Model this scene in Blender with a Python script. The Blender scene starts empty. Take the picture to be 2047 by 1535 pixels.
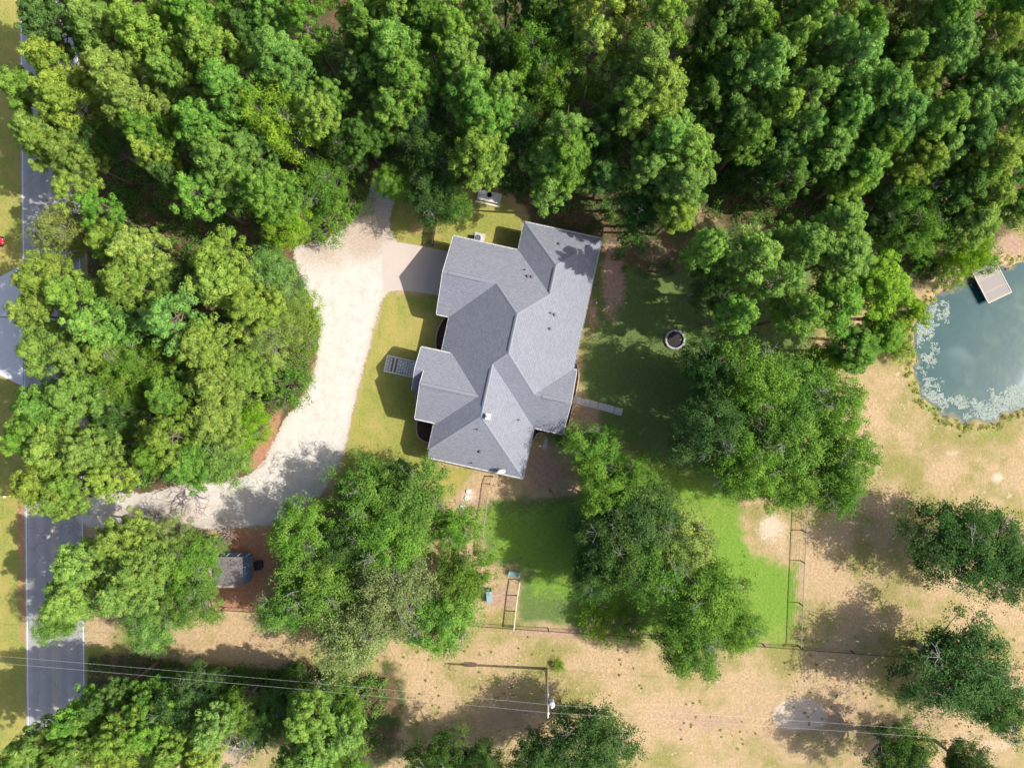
import bpy, math, random
import numpy as np
from mathutils import Vector

# ------------------------------------------------------------------ camera, sky, sun, exposure
scene = bpy.context.scene
COL = scene.collection
S = 0.058            # metres per photo pixel on the ground
H = 82.5             # flying height
CX, CY = 1023.5, 767.5

cam_d = bpy.data.cameras.new("camera")
cam = bpy.data.objects.new("camera", cam_d)
COL.objects.link(cam)
cam.location = (0, 0, H)
cam.rotation_euler = (0, 0, 0)
cam_d.sensor_width = 36
cam_d.lens = 36 * H / (2047 * S)
cam_d.clip_end = 4000
scene.camera = cam

SUN_EL = math.radians(45)
sun_vec = Vector((math.cos(SUN_EL), -0.05 * math.cos(SUN_EL), math.sin(SUN_EL))).normalized()
world = bpy.data.worlds.new("World")
scene.world = world
world.use_nodes = True
wn = world.node_tree
sky = wn.nodes.new("ShaderNodeTexSky")
sky.sky_type = 'NISHITA'
sky.sun_disc = False
sky.dust_density = 3.0
sky.air_density = 0.8
sky.sun_elevation = SUN_EL
sky.sun_rotation = math.atan2(sun_vec.x, sun_vec.y)
bg = wn.nodes["Background"]
bg.inputs[1].default_value = 0.145
wn.links.new(sky.outputs[0], bg.inputs[0])

sun_d = bpy.data.lights.new("sun", 'SUN')
sun_d.energy = 4.6
sun_d.angle = math.radians(0.5)
sun_d.color = (1.0, 0.955, 0.88)
sun = bpy.data.objects.new("sun", sun_d)
COL.objects.link(sun)
sun.rotation_euler = (-sun_vec).to_track_quat('-Z', 'Y').to_euler()

scene.view_settings.view_transform = 'Standard'
scene.view_settings.look = 'None'
scene.view_settings.gamma = 1
scene.view_settings.exposure = 0.54
scene.view_settings.use_curve_mapping = False
scene.render.engine = 'CYCLES'
scene.cycles.max_bounces = 4
scene.cycles.diffuse_bounces = 2
scene.cycles.transmission_bounces = 4
scene.cycles.transparent_max_bounces = 6
scene.cycles.use_denoising = True
scene.cycles.use_adaptive_sampling = True
scene.cycles.adaptive_threshold = 0.02

# ------------------------------------------------------------------ helpers
RNG = np.random.default_rng(7)
random.seed(7)

def P(px, py, z=0.0):
    """world position of a thing seen at a photo pixel and standing z above the ground"""
    k = S * (1 - z / H)
    return Vector(((px - CX) * k, -(py - CY) * k, z))

def tag(o, label=None, cat=None, group=None, kind=None):
    if label: o["label"] = label
    if cat: o["category"] = cat
    if group: o["group"] = group
    if kind: o["kind"] = kind
    return o

def empty(name, loc, label=None, cat=None, group=None):
    o = bpy.data.objects.new(name, None)
    o.empty_display_size = 0.3
    COL.objects.link(o)
    o.location = loc
    return tag(o, label, cat, group)

def link(name, me, parent=None, loc=(0, 0, 0), rot=(0, 0, 0), scale=(1, 1, 1)):
    o = bpy.data.objects.new(name, me)
    COL.objects.link(o)
    o.location = loc; o.rotation_euler = rot; o.scale = scale
    if parent: o.parent = parent
    return o

class MB:
    """collects geometry in world coordinates, builds one mesh"""
    def __init__(s): s.v = []; s.f = []; s.m = []
    def add(s, V, F, mi=0):
        n = len(s.v); s.v += [tuple(map(float, p)) for p in V]
        s.f += [tuple(i + n for i in f) for f in F]; s.m += [mi] * len(F); return s
    def box(s, c, size, rz=0.0, mi=0, tilt=None):
        hx, hy, hz = [k / 2 for k in size]; ca, sa = math.cos(rz), math.sin(rz)
        V = []
        for dz in (-hz, hz):
            for dx, dy in ((-hx, -hy), (hx, -hy), (hx, hy), (-hx, hy)):
                V.append((c[0] + dx * ca - dy * sa, c[1] + dx * sa + dy * ca, c[2] + dz))
        return s.add(V, [(3, 2, 1, 0), (4, 5, 6, 7), (0, 1, 5, 4), (1, 2, 6, 5), (2, 3, 7, 6), (3, 0, 4, 7)], mi)
    def prism(s, poly, z0, z1, mi=0):
        n = len(poly); V = [(p[0], p[1], z0) for p in poly] + [(p[0], p[1], z1) for p in poly]
        a = sum(poly[i][0] * poly[(i + 1) % n][1] - poly[(i + 1) % n][0] * poly[i][1] for i in range(n))
        idx = list(range(n))
        if a < 0: idx.reverse()
        F = [tuple(n + i for i in idx), tuple(reversed(idx))]
        for k in range(n):
            i, j = idx[k], idx[(k + 1) % n]; F.append((i, j, n + j, n + i))
        return s.add(V, F, mi)
    def tube(s, pts, rad, sides=8, mi=0, caps=True):
        pts = [Vector(p) for p in pts]; V = []; F = []
        for i, p in enumerate(pts):
            d = (pts[min(i + 1, len(pts) - 1)] - pts[max(i - 1, 0)]).normalized()
            a = d.orthogonal().normalized() if i == 0 else (a - d * a.dot(d)).normalized()
            b = d.cross(a)
            r = rad[i] if isinstance(rad, (list, tuple)) else rad
            for k in range(sides):
                t = 2 * math.pi * k / sides
                V.append(p + a * (r * math.cos(t)) + b * (r * math.sin(t)))
        for i in range(len(pts) - 1):
            for k in range(sides):
                k2 = (k + 1) % sides
                F.append((i * sides + k, i * sides + k2, (i + 1) * sides + k2, (i + 1) * sides + k))
        if caps:
            F.append(tuple(reversed(range(sides)))); n = (len(pts) - 1) * sides
            F.append(tuple(n + k for k in range(sides)))
        return s.add(V, F, mi)
    def lathe(s, c, prof, sides=20, mi=0):
        V = []; F = []
        for r, z in prof:
            for k in range(sides):
                t = 2 * math.pi * k / sides
                V.append((c[0] + r * math.cos(t), c[1] + r * math.sin(t), c[2] + z))
        for i in range(len(prof) - 1):
            for k in range(sides):
                k2 = (k + 1) % sides
                F.append((i * sides + k, i * sides + k2, (i + 1) * sides + k2, (i + 1) * sides + k))
        return s.add(V, F, mi)
    def build(s, name, mats, parent=None, bevel=0.0, smooth=False):
        L = parent.location if parent else Vector((0, 0, 0))
        if parent and parent.parent: L = L + parent.parent.location
        me = bpy.data.meshes.new(name)
        me.from_pydata([(x - L.x, y - L.y, z - L.z) for x, y, z in s.v], [], s.f)
        for m in (mats if isinstance(mats, (list, tuple)) else [mats]): me.materials.append(m)
        me.polygons.foreach_set("material_index", s.m)
        if smooth: me.polygons.foreach_set("use_smooth", [True] * len(s.f))
        me.update()
        o = link(name, me, parent)
        if bevel:
            b = o.modifiers.new("bevel", 'BEVEL'); b.width = bevel; b.segments = 1; b.limit_method = 'ANGLE'
        return o

_boxes = {}
def boxmesh(m):
    if m.name not in _boxes:
        me = bpy.data.meshes.new("box")
        h = .5; k = .46
        V = [(-h,-h,-h),(h,-h,-h),(h,h,-h),(-h,h,-h),(-h,-h,k),(h,-h,k),(h,h,k),(-h,h,k),(-k,-k,h),(k,-k,h),(k,k,h),(-k,k,h)]
        F = [(3,2,1,0),(0,1,5,4),(1,2,6,5),(2,3,7,6),(3,0,4,7),(4,5,9,8),(5,6,10,9),(6,7,11,10),(7,4,8,11),(8,9,10,11)]
        me.from_pydata(V, [], F); me.materials.append(m); _boxes[m.name] = me
    return _boxes[m.name]

def piece(name, m, parent, c, size, rz=0.0, ry=0.0):
    """a box-shaped piece (post, rail, paver, plank) that shares its mesh with its likes"""
    L = parent.location + (parent.parent.location if parent.parent else Vector((0, 0, 0)))
    return link(name, boxmesh(m), parent, Vector(c) - L, (0, ry, rz), size)

def mesh_np(name, V, F, mats, attrs=None, smooth=False):
    V = np.asarray(V, np.float32); F = np.asarray(F, np.int32); n = F.shape[1]
    me = bpy.data.meshes.new(name)
    me.vertices.add(len(V)); me.vertices.foreach_set("co", V.ravel())
    me.loops.add(F.size); me.loops.foreach_set("vertex_index", F.ravel())
    me.polygons.add(len(F))
    me.polygons.foreach_set("loop_start", np.arange(0, F.size, n, dtype=np.int32))
    if smooth: me.polygons.foreach_set("use_smooth", np.ones(len(F), bool))
    for m in (mats if isinstance(mats, (list, tuple)) else [mats]): me.materials.append(m)
    for k, a in (attrs or {}).items():
        at = me.attributes.new(k, 'FLOAT', 'POINT'); at.data.foreach_set("value", np.asarray(a, np.float32))
    me.update(calc_edges=True); me.validate()
    return me

# ------------------------------------------------------------------ materials
class NT:
    def __init__(s, name):
        s.m = bpy.data.materials.new(name); s.m.use_nodes = True
        s.t = s.m.node_tree; s.b = s.t.nodes["Principled BSDF"]; s.out = s.t.nodes["Material Output"]
    def n(s, typ, **kw):
        nd = s.t.nodes.new(typ)
        for k, v in kw.items(): setattr(nd, k, v)
        return nd
    def l(s, a, b): s.t.links.new(a, b)
    def val(s, sock, v):
        if hasattr(v, "is_output"): s.l(v, sock)
        elif isinstance(v, (tuple, list)) and len(v) == 3 and sock.type == 'RGBA': sock.default_value = (*v, 1)
        else: sock.default_value = v
    def math(s, op, a, b=0.0, c=None, clamp=False):
        nd = s.n("ShaderNodeMath", operation=op, use_clamp=clamp); s.val(nd.inputs[0], a); s.val(nd.inputs[1], b)
        if c is not None: s.val(nd.inputs[2], c)
        return nd.outputs[0]
    def mix(s, f, a, b, mode='MIX'):
        nd = s.n("ShaderNodeMix", data_type='RGBA', blend_type=mode)
        s.val(nd.inputs[0], f); s.val(nd.inputs[6], a); s.val(nd.inputs[7], b); return nd.outputs[2]
    def noise(s, scale, detail=4, rough=.55, vec=None, dist=0.0):
        nd = s.n("ShaderNodeTexNoise"); nd.inputs["Scale"].default_value = scale
        nd.inputs["Detail"].default_value = detail; nd.inputs["Roughness"].default_value = rough
        nd.inputs["Distortion"].default_value = dist
        s.l(vec if vec is not None else s.pos(), nd.inputs["Vector"]); return nd.outputs["Fac"]
    def pos(s):
        if not hasattr(s, "_g"): s._g = s.n("ShaderNodeNewGeometry")
        return s._g.outputs["Position"]
    def obj(s):
        if not hasattr(s, "_o"): s._o = s.n("ShaderNodeTexCoord")
        return s._o.outputs["Object"]
    def ramp(s, f, lo, hi):
        nd = s.n("ShaderNodeMapRange", interpolation_type='SMOOTHSTEP')
        s.val(nd.inputs[0], f); nd.inputs[1].default_value = lo; nd.inputs[2].default_value = hi; return nd.outputs[0]
    def attr(s, name):
        return s.n("ShaderNodeAttribute", attribute_name=name).outputs["Fac"]
    def bump(s, h, dist, strength=.6):
        nd = s.n("ShaderNodeBump"); nd.inputs["Strength"].default_value = strength
        nd.inputs["Distance"].default_value = dist; s.l(h, nd.inputs["Height"]); s.l(nd.outputs[0], s.b.inputs["Normal"])
    def base(s, c, rough=.85, spec=.3):
        s.val(s.b.inputs["Base Color"], c); s.val(s.b.inputs["Roughness"], rough)
        s.b.inputs["Specular IOR Level"].default_value = spec; return s.m

def simple(name, c, rough=.8, var=.18, scale=3.0, metal=0.0, spec=.3, bump=0.0):
    t = NT(name); f = t.noise(scale, 5, .6, t.obj())
    f2 = t.math('MULTIPLY_ADD', f, 2 * var, 1 - var)
    vec = t.n("ShaderNodeVectorMath", operation='SCALE'); vec.inputs[0].default_value = c; t.l(f2, vec.inputs[3])
    t.l(vec.outputs[0], t.b.inputs["Base Color"])
    t.val(t.b.inputs["Roughness"], rough); t.b.inputs["Metallic"].default_value = metal
    t.b.inputs["Specular IOR Level"].default_value = spec
    if bump: t.bump(f, bump)
    return t.m

M = {}
M['white'] = simple('white_paint', (.78, .78, .76), .45, .06)
M['fascia'] = simple('fascia_paint', (.70, .69, .66), .5, .08)
M['gutter'] = simple('gutter_paint', (.50, .50, .49), .5, .15)
M['brickwall'] = simple('wall_brick', (.42, .33, .27), .9, .2, 6)
M['concrete'] = simple('concrete', (.43, .42, .40), .9, .16, 1.6)
M['apron'] = simple('apron_concrete', (.52, .53, .55), .9, .10, .7)
M['garage_slab'] = simple('pink_concrete', (.47, .395, .345), .9, .10, .5)
M['paver'] = simple('paver_stone', (.60, .575, .54), .9, .3, 1.7)
M['joint'] = simple('joint_sand', (.15, .14, .12), 1, .3)
M['curb'] = simple('curb_stone', (.66, .63, .57), .9, .15)
M['edging'] = simple('edging_stone', (.48, .37, .28), .9, .2, 4)
M['mulch'] = simple('mulch', (.07, .045, .032), 1, .45, 9, bump=.04)
M['soil'] = simple('dark_ash', (.035, .03, .032), 1, .5, 7, bump=.04)
M['firestone'] = simple('fire_pit_stone', (.40, .39, .38), .9, .25, 5)
M['wood'] = simple('weathered_wood', (.40, .34, .28), .85, .25, 5)
M['greywood'] = simple('dock_wood', (.30, .27, .25), .85, .2, 4)
M['darkwood'] = simple('dark_wood', (.07, .05, .04), .9, .3, 4)
M['palewood'] = simple('pale_wood', (.58, .5, .4), .8, .15, 4)
M['wire'] = simple('fence_wire', (.06, .06, .06), .6, .1)
M['galv'] = simple('galvanised', (.52, .54, .56), .45, .1, metal=.3)
M['cable'] = simple('cable', (.55, .55, .53), .5, .05)
M['black'] = simple('black_plastic', (.016, .016, .018), .5, .2)
M['darkmetal'] = simple('dark_metal', (.10, .11, .12), .5, .15)
M['acgrey'] = simple('ac_grey', (.42, .44, .47), .5, .1)
M['teal'] = simple('teal_paint', (.16, .30, .30), .6, .2)
M['tarp'] = simple('blue_tarp', (.04, .075, .12), .55, .3, 2)
M['shedroof'] = simple('shed_roof_sheet', (.16, .145, .145), .8, .3, 1.4)
M['red'] = simple('red_paint', (.62, .01, .025), .3, .08, spec=.5)
M['yellow'] = simple('yellow_paint', (.75, .55, .02), .5, .05)
M['lid'] = simple('lid_plastic', (.50, .58, .50), .6, .08)
M['bark'] = simple('bark', (.17, .13, .10), .95, .3, 3)
M['greybark'] = simple('grey_bark', (.26, .24, .21), .95, .25, 3)
M['deadwood'] = simple('dead_wood', (.40, .33, .31), .95, .25, 3)
M['vent'] = simple('vent_metal', (.12, .12, .13), .5, .15)

def shingle_mat():
    t = NT('roof_shingles')
    uv = t.n("ShaderNodeUVMap").outputs[0]
    br = t.n("ShaderNodeTexBrick"); t.l(uv, br.inputs["Vector"])
    br.inputs["Scale"].default_value = 1.0; br.inputs["Brick Width"].default_value = .33
    br.inputs["Row Height"].default_value = .2; br.inputs["Mortar Size"].default_value = .022
    br.inputs["Mortar Smooth"].default_value = .4
    br.inputs["Color1"].default_value = (.235, .245, .285, 1); br.inputs["Color2"].default_value = (.165, .174, .21, 1)
    br.inputs["Mortar"].default_value = (.08, .085, .105, 1); br.inputs["Bias"].default_value = -.1
    big = t.noise(.35, 5, .6); fine = t.noise(9, 3, .7)
    col = t.mix(t.ramp(big, .35, .7), br.outputs["Color"], (.30, .30, .315), 'MIX')
    col = t.mix(.30, br.outputs["Color"], t.mix(t.ramp(big, .3, .7), (.185, .195, .228), (.232, .242, .275)))
    col = t.mix(t.math('MULTIPLY', t.ramp(fine, .35, .7), .35), col, (.265, .275, .305))
    mp = t.n("ShaderNodeMapping"); mp.inputs["Scale"].default_value = (1.4, .12, 1); t.l(uv, mp.inputs[0])
    col = t.mix(t.math('MULTIPLY', t.ramp(t.noise(1.0, 4, .6, mp.outputs[0]), .52, .75), .35), col, (.17, .175, .20))
    t.base(col, .9, .25)
    t.bump(br.outputs["Fac"], -.02, .5)
    return t.m
M['shingle'] = shingle_mat()
M['cap'] = simple('ridge_cap_shingle', (.215, .225, .255), .9, .15, 5)

def leaf_mat(name, translucent=.3):
    t = NT(name)
    info = t.n("ShaderNodeObjectInfo")
    tint = t.attr("tint")
    k = t.math('MULTIPLY_ADD', tint, .9, .55)
    vec = t.n("ShaderNodeVectorMath", operation='SCALE'); t.l(info.outputs["Color"], vec.inputs[0]); t.l(k, vec.inputs[3])
    hs = t.n("ShaderNodeHueSaturation"); t.l(vec.outputs[0], hs.inputs["Color"])
    t.l(t.math('MULTIPLY_ADD', t.math('SUBTRACT', tint, .5), -.05, .5), hs.inputs["Hue"])
    col = hs.outputs[0]
    df = t.n("ShaderNodeBsdfDiffuse"); t.l(col, df.inputs[0])
    tr = t.n("ShaderNodeBsdfTranslucent")
    c2 = t.mix(1.0, col, (.92, 1.05, .5), 'MULTIPLY'); t.l(c2, tr.inputs[0])
    mx = t.n("ShaderNodeMixShader"); mx.inputs[0].default_value = translucent
    t.l(df.outputs[0], mx.inputs[1]); t.l(tr.outputs[0], mx.inputs[2]); t.l(mx.outputs[0], t.out.inputs[0])
    t.t.nodes.remove(t.b)
    return t.m
M['leaf'] = leaf_mat('leaf')

def ground_mat():
    t = NT('ground')
    n1 = t.noise(.12, 5, .6); n2 = t.noise(.6, 6, .62); n3 = t.noise(3.0, 5, .7); n4 = t.noise(14, 3, .7)
    wob = t.math('ADD', t.math('MULTIPLY', t.math('SUBTRACT', n2, .5), 1.1), t.math('MULTIPLY', t.math('SUBTRACT', n3, .5), .55))
    # dry field: straw, thin olive grass, bare sandy soil
    straw = t.mix(t.ramp(n3, .35, .65), (.40, .275, .145), (.50, .37, .22))
    olive = t.mix(t.ramp(n3, .3, .7), (.22, .21, .06), (.30, .265, .09))
    field = t.mix(t.ramp(t.math('ADD', n1, t.math('MULTIPLY', wob, .35)), .41, .64), straw, olive)
    field = t.mix(t.ramp(t.math('ADD', n2, t.math('MULTIPLY', t.math('SUBTRACT', n3, .5), .5)), .60, .74), field, (.58, .42, .305))
    def layer(col, name, c, w=.9):
        f = t.ramp(t.math('ADD', t.attr(name), t.math('MULTIPLY', wob, w)), .27, .73); return t.mix(f, col, c)
    lawn = t.mix(t.ramp(t.math('ADD', n1, t.math('MULTIPLY', wob, .5)), .38, .64), t.mix(t.ramp(n3, .35, .7), (.225, .255, .05), (.29, .30, .07)), t.mix(t.ramp(n3, .3, .7), (.40, .32, .10), (.33, .295, .08)))
    lush = t.mix(t.ramp(t.math('ADD', n1, t.math('MULTIPLY', wob, .6)), .46, .85), t.mix(t.ramp(n3, .3, .7), (.125, .25, .026), (.18, .30, .04)), t.mix(t.ramp(n3, .3, .7), (.19, .26, .045), (.26, .30, .07)))
    yard = t.mix(t.ramp(n3, .3, .7), (.085, .15, .036), (.14, .185, .055))
    dirt = t.mix(t.ramp(n3, .3, .7), (.33, .21, .145), (.46, .31, .22))
    litter = t.mix(t.ramp(n3, .35, .65), (.10, .06, .035), (.21, .13, .075))
    litter = t.mix(t.ramp(t.math('ADD', n2, t.math('MULTIPLY', t.math('SUBTRACT', n3, .5), .6)), .42, .58), litter, (.06, .085, .025))
    red = t.mix(t.ramp(n3, .3, .7), (.34, .17, .10), (.46, .24, .14))
    sand = t.mix(t.ramp(n3, .3, .7), (.52, .41, .29), (.62, .51, .39))
    col = field
    for nm, c, w in (('lawn', lawn, .5), ('yard', yard, .8), ('lush', lush, 1.1), ('litter', litter, .9), ('dirt', dirt, .9), ('red', red, .8), ('sand', sand, .6)):
        col = layer(col, nm, c, w)
    col = t.mix(t.math('MULTIPLY', t.ramp(n4, .5, .8), .35), col, t.mix(.5, col, (.55, .5, .35)))
    col = t.mix(t.math('MULTIPLY', t.ramp(n4, .5, .25), .4), col, t.mix(.6, col, (.05, .06, .02)))
    t.base(col, .95, .15)
    t.bump(t.math('ADD', n4, t.math('MULTIPLY', n3, 2.0)), .10, .7)
    return t.m
M['ground'] = ground_mat()

def gravel_mat():
    t = NT('gravel')
    n1 = t.noise(.18, 5, .6); n2 = t.noise(.9, 6, .65); n3 = t.noise(5, 4, .7); n4 = t.noise(22, 2, .6)
    white = t.mix(t.ramp(t.math('ADD', t.math('MULTIPLY', n3, .5), t.math('MULTIPLY', n2, .5)), .38, .6), (.44, .405, .355), (.57, .535, .48))
    pink = t.mix(t.ramp(n3, .3, .7), (.36, .285, .22), (.47, .385, .31))
    f = t.ramp(t.math('ADD', t.attr("worn"), t.math('MULTIPLY', t.math('SUBTRACT', n2, .5), 1.3)), .15, .95)
    col = t.mix(f, white, pink)
    col = t.mix(t.math('MULTIPLY', t.ramp(t.math('ADD', n2, t.math('MULTIPLY', t.math('SUBTRACT', n3, .5), .6)), .66, .74), .45), col, (.36, .27, .16))
    col = t.mix(t.math('MULTIPLY', t.ramp(n4, .55, .75), .25), col, (.30, .27, .23))
    t.base(col, .95, .2)
    t.bump(n4, .05, .5)
    e = t.math('ADD', t.attr("edge"), t.math('MULTIPLY', t.math('SUBTRACT', n2, .5), 1.2))
    e = t.math('ADD', e, t.math('MULTIPLY', t.math('SUBTRACT', n3, .5), .9))
    tr = t.n("ShaderNodeBsdfTransparent"); mx = t.n("ShaderNodeMixShader")
    t.l(t.ramp(e, -.04, .10), mx.inputs[0]); t.l(tr.outputs[0], mx.inputs[1]); t.l(t.b.outputs[0], mx.inputs[2]); t.l(mx.outputs[0], t.out.inputs[0])
    return t.m
M['gravel'] = gravel_mat()

def asphalt_mat():
    t = NT('asphalt')
    sx = t.n("ShaderNodeSeparateXYZ"); t.l(t.obj(), sx.inputs[0])
    n1 = t.noise(.5, 5, .6); n3 = t.noise(8, 4, .7)
    col = t.mix(t.ramp(n1, .3, .7), (.32, .305, .295), (.37, .355, .335))
    col = t.mix(t.math('MULTIPLY', t.ramp(n3, .4, .75), .4), col, (.24, .235, .245))
    ps = t.n("ShaderNodeSeparateXYZ"); t.l(t.pos(), ps.inputs[0])
    lat = t.math('ADD', ps.outputs[0], t.math('MULTIPLY', ps.outputs[1], 15.5 / 1535)); lat = t.math('ADD', lat, (CX - 42 - 15.5 * CY / 1535) * S)     # metres from the left edge line
    band = t.math('ABSOLUTE', t.math('SUBTRACT', t.math('PINGPONG', t.math('ADD', lat, .0), 1.65), .9))
    col = t.mix(t.math('MULTIPLY', t.ramp(band, .55, .1), .35), col, (.235, .23, .235))
    vo = t.n("ShaderNodeTexVoronoi", feature='DISTANCE_TO_EDGE'); vo.inputs["Scale"].default_value = .16; vo.inputs["Randomness"].default_value = 1
    wv = t.n("ShaderNodeVectorMath", operation='ADD'); t.l(t.pos(), wv.inputs[0]); nz = t.n("ShaderNodeTexNoise"); nz.inputs["Scale"].default_value = .8; t.l(t.pos(), nz.inputs["Vector"]); t.l(nz.outputs["Color"], wv.inputs[1]); t.l(wv.outputs[0], vo.inputs["Vector"])
    col = t.mix(t.math('MULTIPLY', t.ramp(vo.outputs["Distance"], .008, .002), .35), col, (.10, .10, .105))
    col = t.mix(t.math('MULTIPLY', t.ramp(t.noise(.25, 4, .6), .55, .62), .3), col, (.22, .215, .22))
    e = t.math('ADD', t.math('MINIMUM', t.math('ADD', lat, .29), t.math('SUBTRACT', 6.73, lat)), t.math('MULTIPLY', t.math('SUBTRACT', t.noise(1.3, 5, .7), .62), .45))
    tr = t.n("ShaderNodeBsdfTransparent"); mx = t.n("ShaderNodeMixShader")
    t.l(t.ramp(e, -.02, .04), mx.inputs[0]); t.l(tr.outputs[0], mx.inputs[1]); t.l(t.b.outputs[0], mx.inputs[2]); t.l(mx.outputs[0], t.out.inputs[0])
    t.base(col, .9, .25); t.bump(n3, .01, .4)
    return t.m
M['asphalt'] = asphalt_mat()

def line_mat(name, c, wear):
    t = NT(name); n = t.noise(6, 5, .7)
    col = t.mix(t.math('MULTIPLY', t.ramp(n, .45, .7), wear), c, (.33, .32, .32)); return t.base(col, .7, .3)
M['roadwhite'] = line_mat('road_white', (.66, .66, .65), .8)
M['roadyellow'] = line_mat('road_yellow', (.42, .36, .24), .9)

def water_mat():
    t = NT('pond_water')
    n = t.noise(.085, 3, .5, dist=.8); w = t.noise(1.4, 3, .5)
    col = t.mix(t.ramp(n, .57, .74), (.006, .060, .064), (.17, .25, .25))  # pale band: soft cloud reflection painted into the water colour
    col = t.mix(t.ramp(t.noise(.3, 4, .6), .45, .8), col, (.04, .10, .075))
    col = t.mix(t.ramp(t.math('ADD', t.attr("shore"), t.math('MULTIPLY', t.math('SUBTRACT', w, .5), 1.2)), .5, 1.2), col, (.17, .14, .085))
    t.base(col, .12, .5); t.bump(w, .02, .25)
    return t.m
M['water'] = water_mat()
t_ = NT('algae'); tn = t_.attr("tint"); M['algae'] = t_.base(t_.mix(tn, (.19, .25, .20), (.36, .39, .345)), .8, .2)

# ------------------------------------------------------------------ shapes in plan (photo pixels on the ground)
def poly_sd(px, py, poly):
    """signed distance (pixels, negative inside)"""
    px = np.asarray(px, float); py = np.asarray(py, float)
    d = np.full(px.shape, 1e9); ins = np.zeros(px.shape, bool)
    n = len(poly)
    for i in range(n):
        x0, y0 = poly[i]; x1, y1 = poly[(i + 1) % n]
        ex, ey = x1 - x0, y1 - y0; L2 = ex * ex + ey * ey + 1e-9
        tt = np.clip(((px - x0) * ex + (py - y0) * ey) / L2, 0, 1)
        d = np.minimum(d, np.hypot(px - x0 - tt * ex, py - y0 - tt * ey))
        c = ((y0 > py) != (y1 > py)) & (px < ex * (py - y0) / (ey if abs(ey) > 1e-9 else 1e-9) + x0)
        ins ^= c
    return np.where(ins, -d, d)

def smooth_poly(pts, k=3):
    p = np.array(pts, float)
    for _ in range(k):
        q = np.roll(p, -1, 0); p = np.stack([.75 * p + .25 * q, .25 * p + .75 * q], 1).reshape(-1, 2)
    return [tuple(a) for a in p]

DRIVE = smooth_poly([(150, 1058), (300, 1058), (430, 1060), (555, 1050), (640, 1003), (688, 915), (704, 835), (720, 765), (738, 700),
                     (755, 632), (768, 588), (800, 584), (800, 484), (781, 472), (779, 430), (792, 398), (778, 378), (762, 340), (742, 345), (738, 390),
                     (705, 445), (655, 480), (585, 488), (588, 520), (615, 590), (640, 650), (636, 690), (628, 750), (600, 800), (566, 838),
                     (548, 880), (528, 922), (500, 948), (440, 964), (380, 962), (300, 984), (220, 985), (150, 1000)], 2)
POND = smooth_poly([(1826, 660), (1822, 720), (1838, 785), (1876, 830), (1930, 850), (1985, 845), (2060, 812), (2160, 780), (2230, 680), (2190, 570),
                    (2100, 515), (2010, 528), (1950, 550), (1900, 572), (1862, 600), (1838, 630)], 3)

POND = [(x + 7 * math.sin(i * .55) * math.sin(i * .21 + 1) + 3.5 * math.sin(i * 1.7 + 2), y + 5 * math.sin(i * .8 + 4) + 3 * math.sin(i * 1.9)) for i, (x, y) in enumerate(POND)]
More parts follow.
